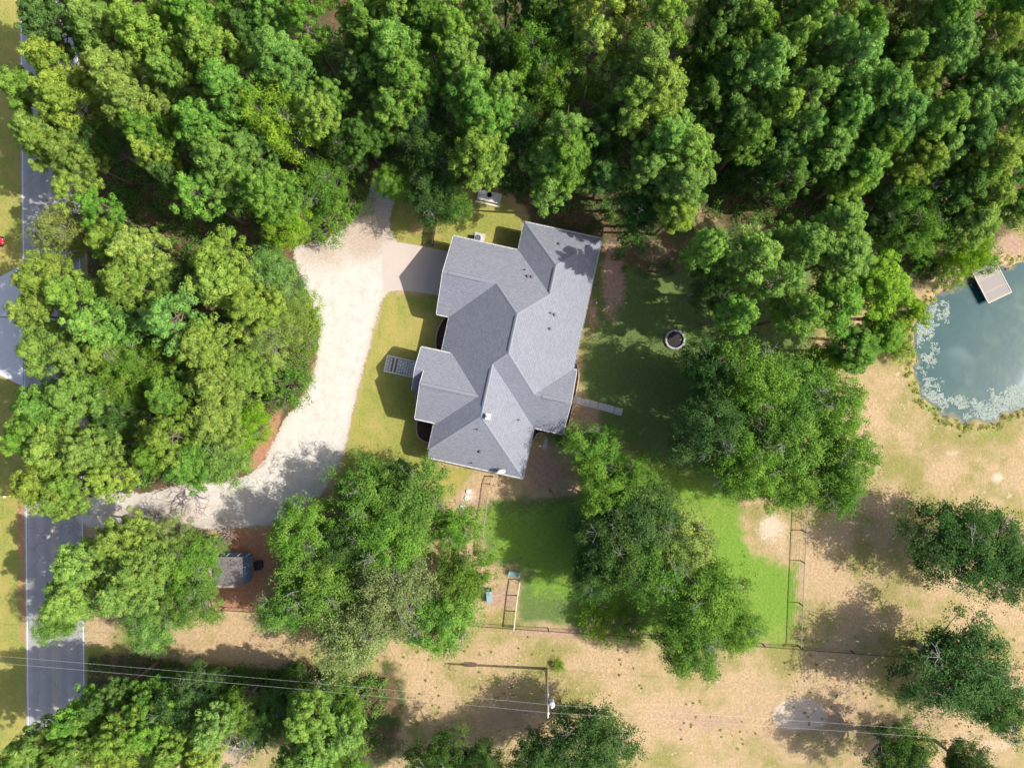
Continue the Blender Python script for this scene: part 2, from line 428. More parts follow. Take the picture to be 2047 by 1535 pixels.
# ------------------------------------------------------------------ trees: table (photo px of crown, crown radius px, height m, kind, tone, region or label)
TONE = {'y': (.195, .310, .055), 'g': (.135, .275, .042), 'd': (.090, .185, .040), 'l': (.195, .340, .030), 's': (.205, .280, .085),
        'o': (.125, .255, .040), 'k': (.066, .142, .035), 'm': (.165, .310, .062)}
TONE_W = {'y': 'yellow-green', 'g': 'fresh green', 'd': 'dark green', 'l': 'lime green', 's': 'grey-green', 'o': 'mid green', 'k': 'deep green', 'm': 'light green'}
REG = {'TL': 'upper left woods', 'LM': 'left woods', 'TC': 'woods above the house', 'TR': 'upper right woods', 'RM': 'trees beside the yard',
       'CB': 'clump below the house', 'RB': 'lower back-fence trees', 'BL': 'clump beside the shed', 'BB': 'lower left corner trees'}
TREES = [
 # top-left woods
 (113,48,62,17,'P','d','TL'),(205,58,56,18,'P','y','TL'),(300,72,64,20,'P','y','TL'),(395,42,58,20,'P','g','TL'),(428,105,56,20,'P','y','TL'),
 (540,38,50,18,'P','g','TL'),(612,52,46,18,'P','g','TL'),(115,122,56,16,'P','y','TL'),(55,190,52,15,'P','y','TL'),(132,205,60,17,'P','y','TL'),
 (75,262,50,15,'P','y','TL'),(245,150,58,19,'P','y','TL'),(272,216,62,20,'P','y','TL'),(302,270,46,19,'P','g','TL'),(452,188,62,20,'P','g','TL'),
 (405,252,55,19,'P','g','TL'),(562,122,60,20,'P','m','TL'),(560,240,64,18,'B','l','TL'),(636,232,46,18,'P','y','TL'),(664,200,34,16,'P','g','TL'),
 (104,300,50,15,'P','y','TL'),(150,310,46,15,'P','y','TL'),(152,385,44,14,'P','y','TL'),(132,470,56,12,'B','s','TL'),(200,420,44,14,'P','g','TL'),
 (452,332,56,18,'P','m','TL'),(395,392,54,17,'P','g','TL'),(540,390,58,17,'P','g','TL'),(312,320,32,18,'P','y','TL'),(222,488,44,14,'P','y','TL'),
 (280,500,56,16,'P','y','TL'),(440,515,58,15,'P','y','TL'),(575,448,46,12,'B','l','TL'),(635,378,56,11,'B','o','TL'),(508,300,44,16,'P','m','TL'),
 (352,150,46,19,'P','y','TL'),(345,345,40,15,'P','d','TL'),(500,70,42,17,'P','d','TL'),(205,285,36,13,'B','d','TL'),
 # left middle woods
 (90,560,60,14,'P','y','LM'),(62,628,44,13,'P','y','LM'),(150,596,54,15,'P','y','LM'),(200,645,58,16,'P','m','LM'),(95,708,62,14,'P','y','LM'),
 (155,722,52,14,'P','y','LM'),(88,812,58,14,'P','g','LM'),(152,790,52,15,'P','y','LM'),(58,872,48,13,'P','g','LM'),(112,900,58,14,'P','y','LM'),
 (178,898,50,15,'P','y','LM'),(85,965,60,13,'P','y','LM'),(152,965,50,13,'P','y','LM'),(270,560,58,16,'P','y','LM'),(345,640,64,17,'P','m','LM'),
 (440,558,60,14,'P','y','LM'),(410,692,58,15,'P','y','LM'),(500,605,56,13,'P','y','LM'),(548,552,52,10,'B','m','LM'),(572,628,48,9,'B','y','LM'),
 (532,672,50,9,'B','s','LM'),(430,772,58,14,'P','y','LM'),(482,752,52,11,'P','y','LM'),(270,738,58,13,'B','g','LM'),(240,775,46,12,'B','g','LM'),
 (340,790,50,14,'P','g','LM'),(340,872,58,15,'P','y','LM'),(428,845,60,13,'P','y','LM'),(488,852,46,9,'B','l','LM'),(370,930,54,12,'P','g','LM'),
 (445,918,52,10,'B','y','LM'),(308,905,42,13,'P','g','LM'),(270,640,40,13,'P','d','LM'),(345,555,44,12,'B','d','LM'),(215,705,40,13,'P','y','LM'),(240,840,40,11,'B','d','LM'),
 (215,960,42,13,'P','y','LM'),(120,1000,42,12,'P','y','LM'),
 # top centre woods
 (803,25,60,19,'P','y','TC'),(850,40,44,18,'P','g','TC'),(797,103,66,19,'P','m','TC'),(905,72,50,19,'P','g','TC'),(922,128,54,19,'P','y','TC'),
 (822,165,62,18,'P','g','TC'),(785,215,48,16,'P','g','TC'),(940,192,60,18,'P','g','TC'),(1006,190,44,17,'P','y','TC'),(968,240,60,17,'P','g','TC'),
 (958,310,58,16,'P','y','TC'),(968,36,36,18,'P','g','TC'),(1076,128,62,16,'B','o','TC'),(1112,170,56,15,'B','o','TC'),(1066,22,42,16,'P','d','TC'),
 (1130,262,58,16,'P','m','TC'),(1134,312,54,16,'P','g','TC'),(1092,330,46,14,'P','m','TC'),(1098,382,42,13,'P','m','TC'),(1206,32,64,20,'P','y','TC'),
 (1190,95,54,19,'P','y','TC'),(1316,52,62,20,'P','y','TC'),(1298,122,64,20,'P','y','TC'),(1312,180,60,19,'P','y','TC'),(1262,205,54,18,'P','y','TC'),
 (1335,282,60,17,'P','m','TC'),(1380,310,56,17,'P','m','TC'),(1366,368,54,16,'P','m','TC'),(1296,345,42,15,'P','m','TC'),(1352,424,46,14,'P','y','TC'),
 (1282,424,46,11,'B','k','TC'),(868,385,60,10,'B','k','TC'),(782,366,34,9,'B','o','TC'),(906,410,38,9,'B','o','TC'),(846,238,50,13,'B','k','TC'),
 (860,300,52,13,'B','k','TC'),(720,150,46,15,'P','d','TC'),(722,270,46,13,'P','d','TC'),(1040,255,40,13,'B','k','TC'),(1205,270,46,13,'B','k','TC'),(1205,350,40,12,'P','d','TC'),
 (730,50,50,17,'P','g','TC'),(690,300,40,12,'B','k','TC'),(1125,70,44,15,'P','d','TC'),(1005,110,40,14,'B','k','TC'),
 # top right woods
 (1440,30,48,19,'P','d','TR'),(1490,25,48,19,'P','y','TR'),(1502,72,48,18,'P','g','TR'),(1590,20,48,18,'P','m','TR'),(1620,48,44,19,'P','y','TR'),
 (1660,86,48,19,'P','m','TR'),(1690,25,42,18,'P','y','TR'),(1694,125,58,19,'P','m','TR'),(1770,60,58,15,'B','s','TR'),(1762,118,44,14,'B','k','TR'),
 (1880,34,58,18,'P','g','TR'),(1886,110,58,18,'P','m','TR'),(1986,82,54,17,'P','y','TR'),(2018,30,46,17,'P','g','TR'),(1520,138,60,19,'P','m','TR'),
 (1452,146,52,17,'P','d','TR'),(1624,190,58,18,'P','m','TR'),(1560,215,46,17,'P','y','TR'),(1762,184,58,18,'P','m','TR'),(1790,230,56,17,'P','m','TR'),
 (1864,234,58,17,'P','g','TR'),(1694,228,44,17,'P','m','TR'),(1984,190,60,17,'P','m','TR'),(2025,232,46,16,'P','y','TR'),(1930,275,56,15,'P','d','TR'),
 (1752,290,46,15,'P','g','TR'),(1656,292,56,15,'P','m','TR'),(1840,318,48,14,'P','y','TR'),(1985,316,56,15,'P','y','TR'),(1560,300,50,13,'P','d','TR'),
 (1470,240,56,14,'P','d','TR'),(1520,335,46,12,'B','k','TR'),(1815,398,56,11,'B','o','TR'),(1832,462,60,11,'B','o','TR'),(1764,448,40,10,'B','k','TR'),
 (1948,445,52,12,'P','y','TR'),(1914,378,54,13,'P','d','TR'),(1985,395,50,13,'P','y','TR'),(1930,505,42,7,'B','l','TR'),(1580,350,50,14,'P','d','TR'),
 (1700,355,46,12,'P','g','TR'),(2035,330,40,13,'P','m','TR'),(1945,150,46,16,'P','d','TR'),(1820,160,44,17,'P','y','TR'),(1420,90,44,17,'P','d','TR'),(1885,450,36,9,'B','k','TR'),
 # right of the yard
 (1412,500,44,18,'P','m','RM'),(1502,515,62,18,'P','m','RM'),(1560,565,56,17,'P','m','RM'),(1604,495,54,18,'P','m','RM'),(1676,440,50,15,'P','m','RM'),
 (1682,512,60,15,'P','m','RM'),(1602,628,52,16,'P','m','RM'),(1682,606,62,14,'P','g','RM'),(1752,574,66,13,'P','l','RM'),(1806,622,48,12,'P','l','RM'),
 (1706,694,58,12,'P','g','RM'),(1762,670,48,11,'P','g','RM'),(1470,628,44,16,'P','m','RM'),(1420,570,44,14,'B','k','RM'),(1500,755,72,15,'B','o','RM'),
 (1415,742,56,13,'B','k','RM'),(1580,775,74,12,'B','o','RM'),(1415,855,70,15,'B','k','RM'),(1478,930,70,15,'B','o','RM'),(1562,880,80,13,'B','o','RM'),
 (1655,815,68,12,'B','g','RM'),(1676,905,68,12,'B','o','RM'),(1580,972,56,11,'B','o','RM'),(1664,975,54,11,'B','o','RM'),(1640,730,44,10,'B','l','RM'),
 # oak clump below the house
 (612,1062,66,11,'B','g','CB'),(735,985,70,11,'B','o','CB'),(828,1002,72,11,'B','o','CB'),(912,1058,50,9,'B','g','CB'),(778,1082,74,12,'B','g','CB'),
 (640,1165,78,12,'B','o','CB'),(788,1180,82,13,'B','s','CB'),(925,1160,62,10,'B','o','CB'),(880,1240,70,11,'B','g','CB'),(706,1268,78,12,'B','s','CB'),
 (575,1210,54,10,'B','o','CB'),(690,1080,60,11,'B','k','CB'),(800,955,40,8,'B','k','CB'),
 # trees by the lower back fence
 (1190,905,58,9,'B','o','RB'),(1212,975,64,11,'B','o','RB'),(1268,945,44,10,'B','g','RB'),(1285,1035,74,12,'B','k','RB'),(1185,1150,48,9,'B','k','RB'),
 (1245,1115,68,12,'B','k','RB'),(1312,1140,70,12,'B','o','RB'),(1364,1085,66,11,'B','s','RB'),(1412,1190,76,12,'B','o','RB'),(1470,1255,52,9,'B','o','RB'),
 (1375,1278,66,11,'B','o','RB'),(1210,1060,60,11,'B','k','RB'),
 # clump beside the shed
 (245,1085,50,15,'P','y','BL'),(280,1130,54,15,'P','y','BL'),(165,1130,52,15,'P','y','BL'),(150,1195,58,14,'P','y','BL'),(248,1195,62,14,'P','y','BL'),
 (382,1128,56,9,'B','g','BL'),(384,1192,54,9,'B','g','BL'),(350,1076,40,8,'B','s','BL'),(425,1092,24,6,'B','s','BL'),(122,1240,42,9,'B','m','BL'),(305,1255,48,9,'B','m','BL'),
 # lower-left corner
 (160,1432,46,16,'P','g','BB'),(82,1488,48,16,'P','y','BB'),(172,1478,48,17,'P','y','BB'),(248,1466,50,17,'P','y','BB'),(222,1522,48,17,'P','y','BB'),
 (112,1525,46,16,'P','y','BB'),(362,1405,54,13,'B','k','BB'),(428,1452,40,15,'P','m','BB'),(352,1492,42,14,'P','m','BB'),(618,1432,56,15,'P','m','BB'),
 (634,1492,54,15,'P','m','BB'),(378,1360,30,7,'B','d','BB'),(600,1368,30,7,'B','d','BB'),(432,1368,26,7,'B','d','BB'),
 (290,1410,40,13,'P','g','BB'),(560,1400,36,10,'B','d','BB'),(300,1520,40,14,'B','d','BB'),
 (645,1392,40,9,'B','d','BB'),(690,1428,40,10,'B','o','BB'),(300,1462,46,15,'P','g','BB'),(402,1512,44,14,'P','y','BB'),(472,1422,42,11,'B','o','BB'),(525,1448,36,10,'B','k','BB'),(684,1472,42,13,'P','m','BB'),(588,1526,44,14,'P','m','BB'),(30,1535,42,15,'P','g','BB'),(690,1532,44,11,'B','o','BB'),(332,1438,42,12,'B','k','BB'),(215,1402,38,14,'P','d','BB'),
 # treetops along the upper photo edge and fill in the upper right
 (60,-30,50,17,'P','y','TL'),(150,-40,52,18,'P','g','TL'),(250,-28,52,19,'P','y','TL'),(350,-38,50,19,'P','y','TL'),(455,-30,50,19,'P','g','TL'),(560,-42,50,18,'P','d','TL'),(660,-30,50,18,'P','g','TL'),
 (750,-38,52,18,'P','g','TC'),(900,-20,52,19,'P','g','TC'),(1010,-36,50,17,'P','d','TC'),(1120,-30,50,18,'P','g','TC'),(1270,-30,56,20,'P','y','TC'),(1380,-22,54,19,'P','y','TC'),
 (1540,-30,52,19,'P','g','TR'),(1640,-34,52,19,'P','g','TR'),(1740,-30,52,18,'P','m','TR'),(1830,-36,52,18,'P','g','TR'),(1940,-30,54,18,'P','g','TR'),(2040,-30,50,17,'P','g','TR'),
 (1575,95,50,18,'P','y','TR'),(1600,265,50,16,'P','m','TR'),(1730,330,50,14,'P','g','TR'),(1810,110,46,17,'P','m','TR'),(1930,215,50,16,'P','m','TR'),(1410,200,48,15,'P','d','TR'),(1500,275,50,15,'P','g','TR'),
 (1880,300,46,14,'P','m','TR'),(2030,140,48,16,'P','m','TR'),(2040,410,40,11,'P','y','TR'),(1720,65,44,18,'P','g','TR'),(1940,350,46,13,'P','g','TR'),
 # single trees with labels of their own
 (1925,1088,98,11,'B','k','dark green spreading oak in the dry field, uppermost at the right edge'),
 (2010,1130,66,10,'B','k','dark green oak cut by the right edge, below the uppermost field oak'),
 (1908,1335,98,11,'B','k','dark green spreading oak standing on the field fence line at the right'),
 (1990,1405,66,9,'B','k','smaller dark oak touching the lower right side of the fence-line oak'),
 (1185,1485,78,11,'B','k','dark oak at the bottom edge just right of the utility pole'),
 (1080,1520,60,10,'B','k','dark oak at the bottom edge right under the utility pole'),
 (880,1525,66,9,'B','k','dark oak half out of frame at the bottom edge, left of the utility pole'),
 (960,1538,50,9,'B','k','dark oak at the bottom edge between two other dark oaks, left of the pole'),
 (1800,1515,66,10,'B','k','dark oak half out of frame at the bottom edge of the dry field'),
 (1935,1535,50,9,'B','k','dark small oak in the bottom right corner of the field'),
]

def base_of(t):
    z = t[3] * (.77 if t[4] == 'P' else .66)
    p = P(t[0], t[1], z); return p.x, p.y, t[2] * S * (1 - z / H)

# ------------------------------------------------------------------ ground sheet
def grid_axis(lo, hi, step, far):
    a = np.arange(lo, hi + step * .5, step)
    out = [a[0] - d for d in (900, 400, 150, 60, 25, 10, 4)]
    return np.concatenate([out, a, [a[-1] + d for d in (4, 10, 25, 60, 150, 400, 900)]])
gx = grid_axis(-66, 78, .5, 1); gy = grid_axis(-52, 52, .5, 1)
X, Y = np.meshgrid(gx, gy); PX = X / S + CX; PY = -Y / S + CY
def soft(poly, w=14): return np.clip(.5 - poly_sd(PX, PY, poly) / (2 * w), 0, 1)
def blob(x, y, rx, ry=None, a=1.0): return a * np.exp(-(((PX - x) / rx) ** 2 + ((PY - y) / (ry or rx)) ** 2))
lawn = np.maximum.reduce([soft([(768, 590), (905, 590), (890, 720), (880, 930), (950, 940), (900, 1000), (680, 960), (690, 900)], 16),
                          soft([(770, 395), (1000, 380), (1045, 440), (1045, 520), (890, 510), (780, 480)], 16),
                          soft([(-200, -200), (42, -200), (60, 1700), (-200, 1700)], 10), soft([(166, 1290), (240, 1290), (250, 1345), (166, 1360)], 12) * .9])
yard = np.maximum.reduce([soft([(1175, 470), (1640, 420), (1620, 1000), (1350, 980), (1180, 860), (1150, 760)], 40) * .85,
                          soft([(965, 1000), (1150, 990), (1250, 1250), (1030, 1245), (1045, 1140), (970, 1130)], 26)])
lush = np.maximum.reduce([soft([(1280, 930), (1440, 950), (1500, 1020), (1530, 1090), (1590, 1130), (1592, 1285), (1400, 1290), (1130, 1240), (1160, 1000)], 42),
                          blob(1880, 820, 44, 30, .5), blob(1845, 760, 22, 60, .5), blob(1960, 868, 70, 16, .5), blob(1380, 1290, 200, 20, .4), soft([(970, 1010), (1140, 1000), (1200, 1200), (1060, 1200), (1045, 1140), (975, 1125)], 34) * .75])
litter = np.zeros_like(X); 
for t in TREES:
    if t[6] in ('TL', 'LM', 'TC', 'TR', 'BB'):
        bx, by, r = base_of(t); litter = np.maximum(litter, np.exp(-(((X - bx) ** 2 + (Y - by) ** 2) / (5.2 ** 2)) ** 2))
litter = np.maximum(litter, soft([(-800, -900), (3200, -900), (3200, 480), (2050, 430), (1700, 380), (1000, 330), (760, 330), (700, 380), (560, 470), (180, 560), (-40, 400)], 30) * (PX > 110))
litter = litter * (PX > 172) * (1 - soft([(160, 1225), (760, 1240), (760, 1345), (440, 1335), (160, 1290)], 14)) * (1 - soft([(770, 385), (1000, 370), (1060, 430), (1060, 520), (890, 510), (780, 480)], 12))
litter *= np.clip((poly_sd(PX, PY, POND) - 20) / 25, 0, 1)
dirt = np.maximum.reduce([blob(1085, 940, 45, 60, .9), blob(1175, 840, 45, 50, .7), blob(1225, 560, 30, 90, .9), blob(1185, 640, 18, 60, .6),
                          blob(945, 1000, 40, 30, .8), blob(1005, 1195, 30, 26, .9), blob(1150, 1265, 170, 10, .9), blob(1300, 500, 80, 30, .5),
                          blob(1730, 480, 60, 24, .6), blob(1690, 350, 50, 16, .8), blob(2020, 490, 40, 25, .9), blob(1390, 1440, 160, 40, .55), blob(1010, 1440, 130, 60, .5),
                          blob(1700, 1440, 400, 60, .5), blob(1900, 900, 120, 30, .4), blob(1660, 700, 30, 30, .8), blob(880, 925, 60, 20, .3)])
red = np.maximum.reduce([soft([(430, 1062), (560, 1056), (560, 1220), (430, 1220)], 14), soft(smooth_poly([(568, 808), (552, 880), (520, 935), (490, 945), (520, 870), (550, 815)], 2), 8),
                         soft([(34, 950), (48, 950), (50, 1290), (40, 1290)], 6) * .9, blob(830, 460, 28, 14, .6), blob(460, 1290, 150, 30, .35), blob(1010, 945, 22, 12, .5)])
sand = np.maximum.reduce([soft(smooth_poly([(1545, 1425), (1560, 1400), (1610, 1392), (1650, 1412), (1655, 1450), (1600, 1460), (1550, 1455)], 2), 10),
                          blob(1905, 905, 22, 10, .6), blob(1545, 1055, 40, 42, .72), blob(1560, 1090, 22, 50, .5), blob(1995, 955, 14, 12, .9), blob(940, 992, 22, 16, .75), blob(1840, 800, 6, 30, .5), blob(1990, 1490, 60, 22, .5)])
lush = lush * (1 - np.clip(blob(1545, 1055, 60, 60, 1.2), 0, 1))
psd = poly_sd(PX, PY, POND)
Z = np.where(psd < 4, -1.6 * np.clip((4 - psd) / 70, 0, 1) ** .75 - .0, 0.0)
gv = np.stack([X.ravel(), Y.ravel(), Z.ravel()], 1)
ny, nx = X.shape
ii = (np.arange(ny - 1)[:, None] * nx + np.arange(nx - 1)[None, :]).ravel()
gf = np.stack([ii, ii + 1, ii + nx + 1, ii + nx], 1)
gme = mesh_np('ground', gv, gf, M['ground'], dict(lawn=lawn.ravel(), yard=yard.ravel(), lush=lush.ravel(), litter=litter.ravel(), dirt=dirt.ravel(), red=red.ravel(), sand=sand.ravel()), True)
tag(link('ground', gme), 'ground of lawn, dry field and woodland floor', 'ground', kind='structure')

def sheet(name, poly, z, mat, step, margin, extra):
    p = np.array(poly); lo = p.min(0) - margin; hi = p.max(0) + margin
    xs = np.arange(lo[0], hi[0], step); ys = np.arange(lo[1], hi[1], step)
    xx, yy = np.meshgrid(xs, ys); sd = poly_sd(xx, yy, poly)
    n = len(xs); idx = (np.arange(len(ys) - 1)[:, None] * n + np.arange(n - 1)[None, :])
    keep = (sd[:-1, :-1] < margin) | (sd[1:, 1:] < margin) | (sd[1:, :-1] < margin) | (sd[:-1, 1:] < margin)
    idx = idx[keep]; F = np.stack([idx, idx + n, idx + n + 1, idx + 1], 1)
    V = np.stack([(xx.ravel() - CX) * S, -(yy.ravel() - CY) * S, np.full(xx.size, z)], 1)
    used = np.unique(F); mp = np.zeros(len(V), int); mp[used] = np.arange(len(used))
    at = {k: f(xx, yy, sd).ravel()[used] for k, f in extra.items()}
    return mesh_np(name, V[used], mp[F], mat, at, True)

def worn(xx, yy, sd):
    w = np.maximum.reduce([np.exp(-(((xx - 730) / 60) ** 2 + ((yy - 460) / 70) ** 2)) * 1.1, np.exp(-(((xx - 650) / 70) ** 2 + ((yy - 505) / 40) ** 2)) * .7,
                           np.clip(1 - np.abs(sd) / 14, 0, 1) * .6, np.exp(-(((xx - 300) / 160) ** 2 + ((yy - 1030) / 40) ** 2)) * .8])
    tr = [(180, 1025), (300, 1022), (420, 1012), (530, 988), (610, 925), (650, 840), (672, 740), (690, 640), (715, 560), (775, 535)]
    d = np.full(xx.shape, 1e9)
    for (x0, y0), (x1, y1) in zip(tr[:-1], tr[1:]):
        q = np.clip(((xx - x0) * (x1 - x0) + (yy - y0) * (y1 - y0)) / ((x1 - x0) ** 2 + (y1 - y0) ** 2), 0, 1); d = np.minimum(d, np.hypot(xx - x0 - q * (x1 - x0), yy - y0 - q * (y1 - y0)))
    track = np.exp(-((d - 15) / 6) ** 2)
    return np.clip(np.maximum(w, .34 * np.exp(-(d / 8) ** 2)) - .25 * track + .10 * np.clip((d - 25) / 20, 0, 1), 0, 2)
dme = sheet('driveway', DRIVE, .010, M['gravel'], 5, 14, dict(edge=lambda x, y, sd: -sd * S, worn=worn))
tag(link('driveway', dme), 'pale gravel driveway sweeping from the road to the garage', 'driveway', kind='structure')

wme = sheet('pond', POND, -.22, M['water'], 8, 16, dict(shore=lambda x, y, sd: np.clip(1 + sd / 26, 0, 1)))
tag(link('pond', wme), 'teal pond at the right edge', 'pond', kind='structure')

# road
def road_x(py): return 42 + 15.5 * py / 1535
def road_quad(name, off0, off1, z, mat, y0=-1800, y1=3300, parent=None):
    mb = MB(); q = [P(road_x(y) + o, y) for y, o in ((y0, off0), (y0, off1), (y1, off1), (y1, off0))]
    mb.add([(p.x, p.y, z) for p in q], [(3, 2, 1, 0)]); return mb.build(name, mat, parent)
road = tag(road_quad('road', -5, 116, .005, M['asphalt']), 'grey two-lane asphalt road along the left edge', 'road', kind='structure')
for a, b in ((-.9, .9), (110.9, 112.7)): road_quad('edge_line', a, b, .015, M['roadwhite'], parent=road)
for a, b in ((51.5, 53.2), (56.2, 57.9)): road_quad('centre_line', a, b, .015, M['roadyellow'], parent=road)

# paved pads
ap = MB().add([P(-90, 600, .03), P(0, 553, .03), P(44, 530, .03), P(45, 633, .03), P(-90, 633, .03)], [(4, 3, 2, 1, 0)]).build('concrete_apron', M['apron'])
tag(ap, 'pale concrete driveway apron across the road at the left edge', 'apron', kind='structure')
MB().prism([P(*q) for q in ((-90, 635), (45, 635), (46.5, 772), (0, 750), (-90, 712))], -.1, .03).build('slab', M['apron'], ap)
gs = MB().prism([P(*q) for q in ((764, 484), (800, 485), (842, 492), (897, 503), (889, 592), (840, 585), (800, 580), (766, 584))], -.1, .022).build('garage_apron', M['garage_slab'])
tag(gs, 'pinkish concrete slab in front of the garage', 'slab', kind='structure')

# ------------------------------------------------------------------ house
TH = .216; TC_, TS_ = math.cos(TH), math.sin(TH); RZ = -TH
uE, uW, vN, vS, uA, vA, uC, vC = 6.269, -8.375, -14.689, 4.211, -2.451, -17.912, 3.395, 9.972
vG, vF1, vF2, hF, uGl, uF, vP1, uPe, uW2 = -5.844, -1.827, 6.005, 3.86, -9.908, -9.681, -3.029, 6.727, -7.442
PM, H0 = .54, 3.2
def hw(u, v, z=0.0): return Vector((u * TC_ - v * TS_, -(u * TS_ + v * TC_), z))
house = empty('house', hw(-1, -4, 0), 'large single-storey house with grey shingled hip and gable roof', 'house')
zE = lambda u, v: H0 + PM * (uE - u); zW = lambda u, v: H0 + PM * (u - uW); zN = lambda u, v: H0 + PM * (v - vN); zS = lambda u, v: H0 + PM * (vS - v)
zNW = lambda u, v: H0 + PM * (u - uA); zNN = lambda u, v: H0 + PM * (v - vA); zSE = lambda u, v: H0 + PM * (uC - u); zSS = lambda u, v: H0 + PM * (vC - v)
zG = lambda u, v: H0 + PM * (vG - v); zFN = lambda u, v: hF + PM * (v - vF1); zFS = lambda u, v: hF + PM * (vF2 - v); zP = lambda u, v: H0 + PM * (v - vP1)
uM = (uE + uW) / 2; hm = (uE - uW) / 2; a_ = (uE - uA) / 2; uR = (uA + uE) / 2; g_ = (vG - vN) / 2; s_ = (uC - uW) / 2; uSr = (uC + uW) / 2
q_ = (vS - vP1) / 2; f_ = (vF2 - vF1) / 2; vFr = vF1 + f_; du = (hF - H0) / PM
mN, mS = (uM, vN + hm), (uM, vS - hm); nrN, nrS = (uR, vA + a_), (uR, vN + a_); gR = (uW + g_, vN + g_); gP = (uGl, vN + g_)
srN, srS = (uSr, vS - s_), (uSr, vC - s_); pR = (uE - q_, vS - q_); pP = (uPe, vS - q_); fR = (uW + du + f_, vFr); fP = (uF, vFr)
vs_ = vF1 + 2.45; uF2 = uF - 1.0
z2 = lambda u, v: zFN(u, vs_) - PM * (v - vs_)
PLANES = [
 (zN, [(uGl, vN), (uA, vN), nrS, mN, gR, gP], 'v'),
 (zG, [gP, gR, (uW, vG), (uGl, vG)], 'v'),
 (zW, [(uW, vG), gR, mN, mS, srN, srS, (uW2, vC - (uW2 - uW)), (uW2, vF2), (uW + du, vF2), fR, (uW + du, vF1), (uW, vF1)], 'u'),
 (zS, [mS, pR, pP, (uPe, vS), (uC, vS), srN], 'v'),
 (zP, [pR, (uE, vP1), (uPe, vP1), pP], 'v'),
 (zE, [nrN, (uE, vA), (uE, vP1), pR, mS, mN, nrS], 'u'),
 (zNW, [(uA, vA), nrN, nrS, (uA, vN)], 'u'),
 (zNN, [(uA, vA), (uE, vA), nrN], 'v'),
 (zSE, [srN, (uC, vS), (uC, vC), srS], 'u'),
 (zSS, [(uW2, vC), (uW2, vC - (uW2 - uW)), srS, (uC, vC)], 'v'),
 (zFN, [(uF, vF1), (uW + du, vF1), fR, fP], 'v'),
 (zFS, [fP, fR, (uW + du, vF2), (uF, vF2)], 'v'),
 (zFN, [(uF2, vF1), (uF - .004, vF1), (uF - .004, vs_), (uF2, vs_)], 'v'),
 (z2, [(uF2, vs_), (uF - .004, vs_), (uF - .004, 2 * vs_ - vF1), (uF2, 2 * vs_ - vF1)], 'v'),
]
rv, rf, ruv, rkey = [], [], [], {}
for zf, pts, ax in PLANES:
    area = sum(pts[i][0] * pts[(i + 1) % len(pts)][1] - pts[(i + 1) % len(pts)][0] * pts[i][1] for i in range(len(pts)))
    if area > 0: pts = pts[::-1]          # v runs down, so reverse to face upward
    face = []
    for (u, v) in pts:
        w = hw(u, v, zf(u, v)); k = tuple(round(c, 3) for c in w)
        if k not in rkey: rkey[k] = len(rv); rv.append(w - house.location)
        face.append(rkey[k]); sl = math.sqrt(1 + PM * PM)
        ruv.append((u, v * sl) if ax == 'v' else (v, u * sl))
    rf.append(face)
rme = bpy.data.meshes.new('roof'); rme.from_pydata(rv, [], rf); rme.materials.append(M['shingle']); rme.materials.append(M['fascia'])
uvl = rme.uv_layers.new(name='UVMap')
for i, c in enumerate(ruv): uvl.data[i].uv = c
rme.update()
roof = link('roof', rme, house)
so = roof.modifiers.new('thickness', 'SOLIDIFY'); so.thickness = .16; so.offset = -1; so.material_offset_rim = 1; so.use_even_offset = True

def capstrip(mb, A, B, zA, zB, half, drop, lift, mi=0, side=False):
    a = hw(*A, zA); b = hw(*B, zB); d = (b - a); d.z = 0; d.normalize(); n = Vector((-d.y, d.x, 0))
    V = []
    for p in (a, b):
        up = Vector((0, 0, lift)); dn = Vector((0, 0, lift - half * drop)); lo = Vector((0, 0, -half * drop - .02))
        V += [p + n * half + lo, p + n * half + dn, p + up, p - n * half + dn, p - n * half + lo]
    mb.add(V, [(1, 2, 7, 6), (2, 3, 8, 7)], mi)
    mb.add(V, [(0, 1, 6, 5), (3, 4, 9, 8), (0, 4, 3, 2, 1), (5, 6, 7, 8, 9)], 1 if side else mi)
    if side:
        for sg in (1, -1):
            W = []
            for p in (a, b):
                for o in (half, half + .05): W.append(p + n * (sg * o) + Vector((0, 0, -o * drop + .03)))
            mb.add(W, [(0, 1, 3, 2) if sg < 0 else (2, 3, 1, 0)], 1)
hips = [(mN, nrS, zN), (mN, gR, zW), (mS, srN, zS), (mS, pR, zS), (nrN, (uA, vA), zNN), (nrN, (uE, vA), zNN), (srS, (uC, vC), zSS), (srS, (uW2, vC - (uW2 - uW)), zW)]
for A, B, zf in hips:
    mb = MB(); capstrip(mb, A, B, zf(*A), zf(*B), .13, PM / 1.414, .022); mb.build('hip_cap', M['cap'], roof)
for A, B, zf in [(mN, mS, zE), (nrN, nrS, zE), (srN, srS, zW), (gP, gR, zN), (fP, fR, zFN), (pR, pP, zS), ((uF2, vs_), (uF - .004, vs_), zFN)]:
    mb = MB(); capstrip(mb, A, B, zf(*A), zf(*B), .14, PM, .02); mb.build('ridge_cap', M['cap'], roof)
def lerp(A, B, t): return (A[0] + (B[0] - A[0]) * t, A[1] + (B[1] - A[1]) * t)
for A, B, zf, t0, t1 in [(mN, mS, zE, .05, .95), (nrN, nrS, zE, .08, .95), (srN, srS, zW, .1, .8), (gP, gR, zN, .1, .72), (fP, fR, zFN, .01, .96), (pR, pP, zS, .2, .85)]:
    a, b = lerp(A, B, t0), lerp(A, B, t1)
    mb = MB(); capstrip(mb, a, b, zf(*a), zf(*b), .19, PM, .085, 0, True); mb.build('ridge_vent', [M['cap'], M['vent']], roof)

